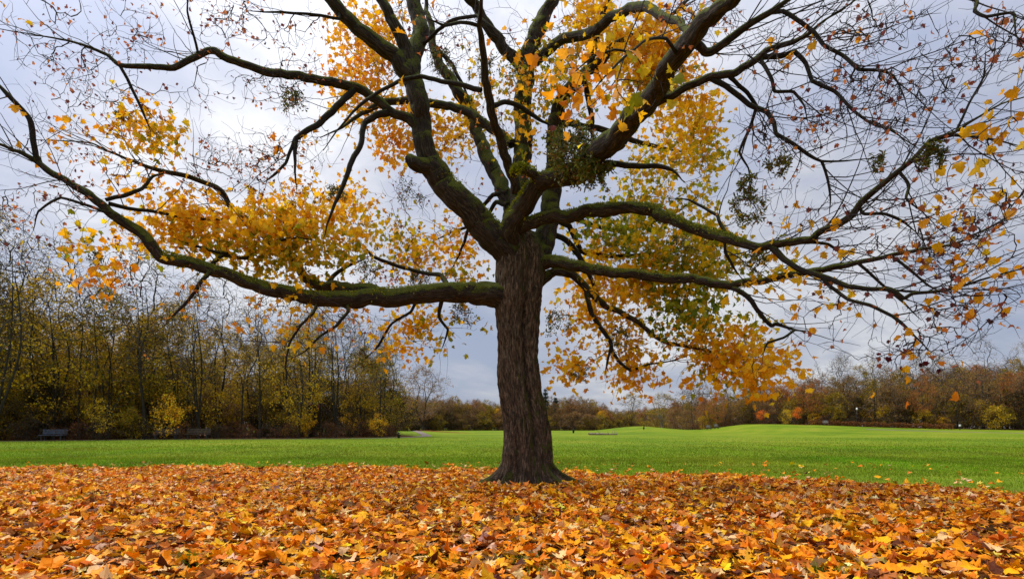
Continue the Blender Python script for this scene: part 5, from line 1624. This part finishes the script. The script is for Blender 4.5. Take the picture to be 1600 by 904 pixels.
def carpet(n, box, tpl, name_mb, zmax, frame=1.05, seed=1, szk=1.0):
    p = scatter(n, *box)
    p = p[np.abs(p[:, 0]) < p[:, 1] * frame + 1.5]
    p = p[on_carpet(p)]
    p = p[off_trunk(p)]
    n = len(p)
    lay = r2.rand(n)
    hill = np.array([mnoise.noise(Vector((x * 1.1, y * 1.1, 0))) for x, y in p])
    z = 0.010 + lay ** 1.2 * zmax * (1 + 0.5 * hill) + 0.012 * hill
    tilt = 0.12 + 0.26 * lay
    nr_ = unit(np.c_[r2.randn(n) * tilt, r2.randn(n) * tilt, np.full(n, 1.0)])
    flip = r2.rand(n) < 0.3
    nr_[flip] *= -1
    sz = np.clip(np.exp(r2.randn(n) * 0.25), .55, 1.6) * 0.088 * szk
    col, k = pick('litter', n, r2, .16)
    wet = np.clip(np.array([mnoise.noise(Vector((x * .9, y * .9, 31))) + 0.6 * mnoise.noise(Vector((x * 2.6, y * 2.6, 37))) for x, y in p]), -1, 1)
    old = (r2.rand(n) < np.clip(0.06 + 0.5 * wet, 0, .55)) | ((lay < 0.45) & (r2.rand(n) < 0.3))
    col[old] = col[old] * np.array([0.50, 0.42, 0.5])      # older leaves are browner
    # undersides are paler and duller
    col[flip] = col[flip] * 0.78 + np.array([0.60, 0.35, 0.12]) * 0.20
    sp = r2.uniform(0, 6.28, n)
    P3 = np.c_[p, z + ground(p[:, 0], p[:, 1])]
    return P3, nr_, sp, sz, col, k, lay


mbc = MB()
A = carpet(24000, (-9.5, 9.5, 2.2, 6.6), T_HI, mbc, .060)
P3, nr_, sp, sz, col, k, lay = A
pxx, pyy = CX + P3[:, 0] / P3[:, 1] * FPX, HY - (P3[:, 2] - CAMZ) / P3[:, 1] * FPX
vis = (pxx > 5) & (pxx < 1595) & (pyy < 900) & (lay > 0.80)
sel = np.argsort(-np.where(vis, sz / P3[:, 1], -1))[:290]
rest = np.ones(len(P3), bool)
rest[sel] = False
leaves(mbc, P3[rest], nr_[rest], sp[rest], sz[rest], col[rest], T_HI, 1.0, .035, seed=41)
B = carpet(88000, (-17, 12, 6.6, 16.5), T_LO, mbc, .050)
leaves(mbc, B[0], B[1], B[2], B[3], B[4], T_LO, 1.0, .045, seed=42)
Cc = carpet(3500, (-8, 8, 0.3, 2.2), T_LO, mbc, .05, frame=4)
leaves(mbc, Cc[0], Cc[1], Cc[2], Cc[3], Cc[4], T_LO, 1.0, .06, seed=43)
o = mbc.build('fallen_leaves', M_LITTER, None, smooth=False)
tag(o, 'thick carpet of orange and golden maple leaves under the tree', 'fallen leaves', None, 'stuff')

FL = leaf_variants([('litter', int(q)) for q in k[sel]], M_LITTER, 'fallen_leaf', 3, 1.1, .045)
CN = ['bright orange', 'golden yellow', 'deep rust orange', 'dark brown', 'pale tan', 'blackish brown', 'amber', 'pinkish grey', 'reddish brown', 'greenish yellow']
SHN = ['flat spread', 'cupped', 'twisted curling']
MR = rot_from(nr_, sp)
for i in sel:
    kk, s = int(k[i]), int(i) % 3
    o = link('fallen_leaf', FL[('litter', kk, s)])
    o.matrix_basis = Matrix.LocRotScale(Vector(P3[i]), Matrix(MR[i].tolist()).to_quaternion(), Vector((sz[i],) * 3))
    tag(o, f'{SHN[s]} {CN[kk]} maple leaf on top of the leaf carpet', 'leaf', 'single fallen maple leaves on the carpet')


# ------------------------------------------------------------------ grass
def grass():
    mb = MB()

    def blades(p, h0, h1, w, lean):
        n = len(p)
        h = r2.uniform(h0, h1, n)
        a = r2.uniform(0, 6.28, n)
        wv = np.c_[np.cos(a), np.sin(a), np.zeros(n)] * (w * r2.uniform(.6, 1.3, n) / 2)[:, None]
        b = np.c_[p, ground(p[:, 0], p[:, 1])]
        tp = b + np.c_[r2.randn(n, 2) * lean * h[:, None], h]
        V = np.stack([b - wv, b + wv, tp], 1).reshape(-1, 3)
        nz = np.array([mnoise.noise(Vector((x * .5, y * .22, 3))) + .7 * mnoise.noise(Vector((x * 1.9, y * 1.1, 8))) for x, y in p])
        ny = np.array([mnoise.noise(Vector((x * .23, y * .16, 13))) for x, y in p])
        col = np.array([0.145, 0.225, 0.010]) * np.exp(nz * .5 + r2.randn(n) * .28)[:, None]
        col[:, 0] *= np.exp(ny * 0.55)
        col[:, 2] *= np.exp(ny * 0.8)
        yel = r2.rand(n) < .09
        col[yel] = np.array([0.28, 0.27, 0.04])
        mb.add(V, tris=np.arange(n * 3).reshape(-1, 3), col=np.repeat(col, 3, 0))
    for y0, y1, n, h, w in ((8.0, 15.5, 60000, .05, .010), (12, 20, 90000, .05, .014), (16, 36, 110000, .05, .022), (24, 75, 60000, .045, .04)):
        y = np.sqrt(r2.uniform(y0 ** 2, y1 ** 2, n)) if y1 < 30 else y0 + (y1 - y0) * r2.beta(1.3, 2.2, n)
        x = r2.uniform(-1.05, 1.05, n) * y
        p = np.c_[x, y]
        p = p[p[:, 1] > edge_y(p[:, 0]) + wob(p[:, 0], p[:, 1]) - 0.5]
        m = ~in_left(p[:, 0], p[:, 1])
        blades(p[m], h * .5, h * 1.2, w, .45)
    # sprouts through the leaves
    for c in [(-2.4, 4.3), (-.55, 4.25), (.1, 4.3), (-5.1, 6.3), (-3.0, 6.1), (2.2, 4.0), (-3.9, 4.0), (.9, 5.4), (4.6, 5.1), (-1.4, 5.6), (-.75, 11.3), (3.4, 6.2), (-1.2, 3.7), (-0.8, 3.75), (0.3, 3.9), (-6, 8), (2.5, 8.5), (4, 9), (-8, 12.5), (-4, 13), (5.5, 4.2)]:
        n = 90
        blades(np.array(c) + r2.randn(n, 2) * np.array([.09, .06]), .06, .13, .008, .4)
    o = mb.build('grass', M_GRASS, None, smooth=False)
    tag(o, 'short green grass of the meadow around the leaf carpet', 'grass', None, 'stuff')


grass()
for L in PROTO.values():
    for o in L:
        if 'label' not in o:
            for c in list(o.children):
                bpy.data.objects.remove(c)
            bpy.data.objects.remove(o)
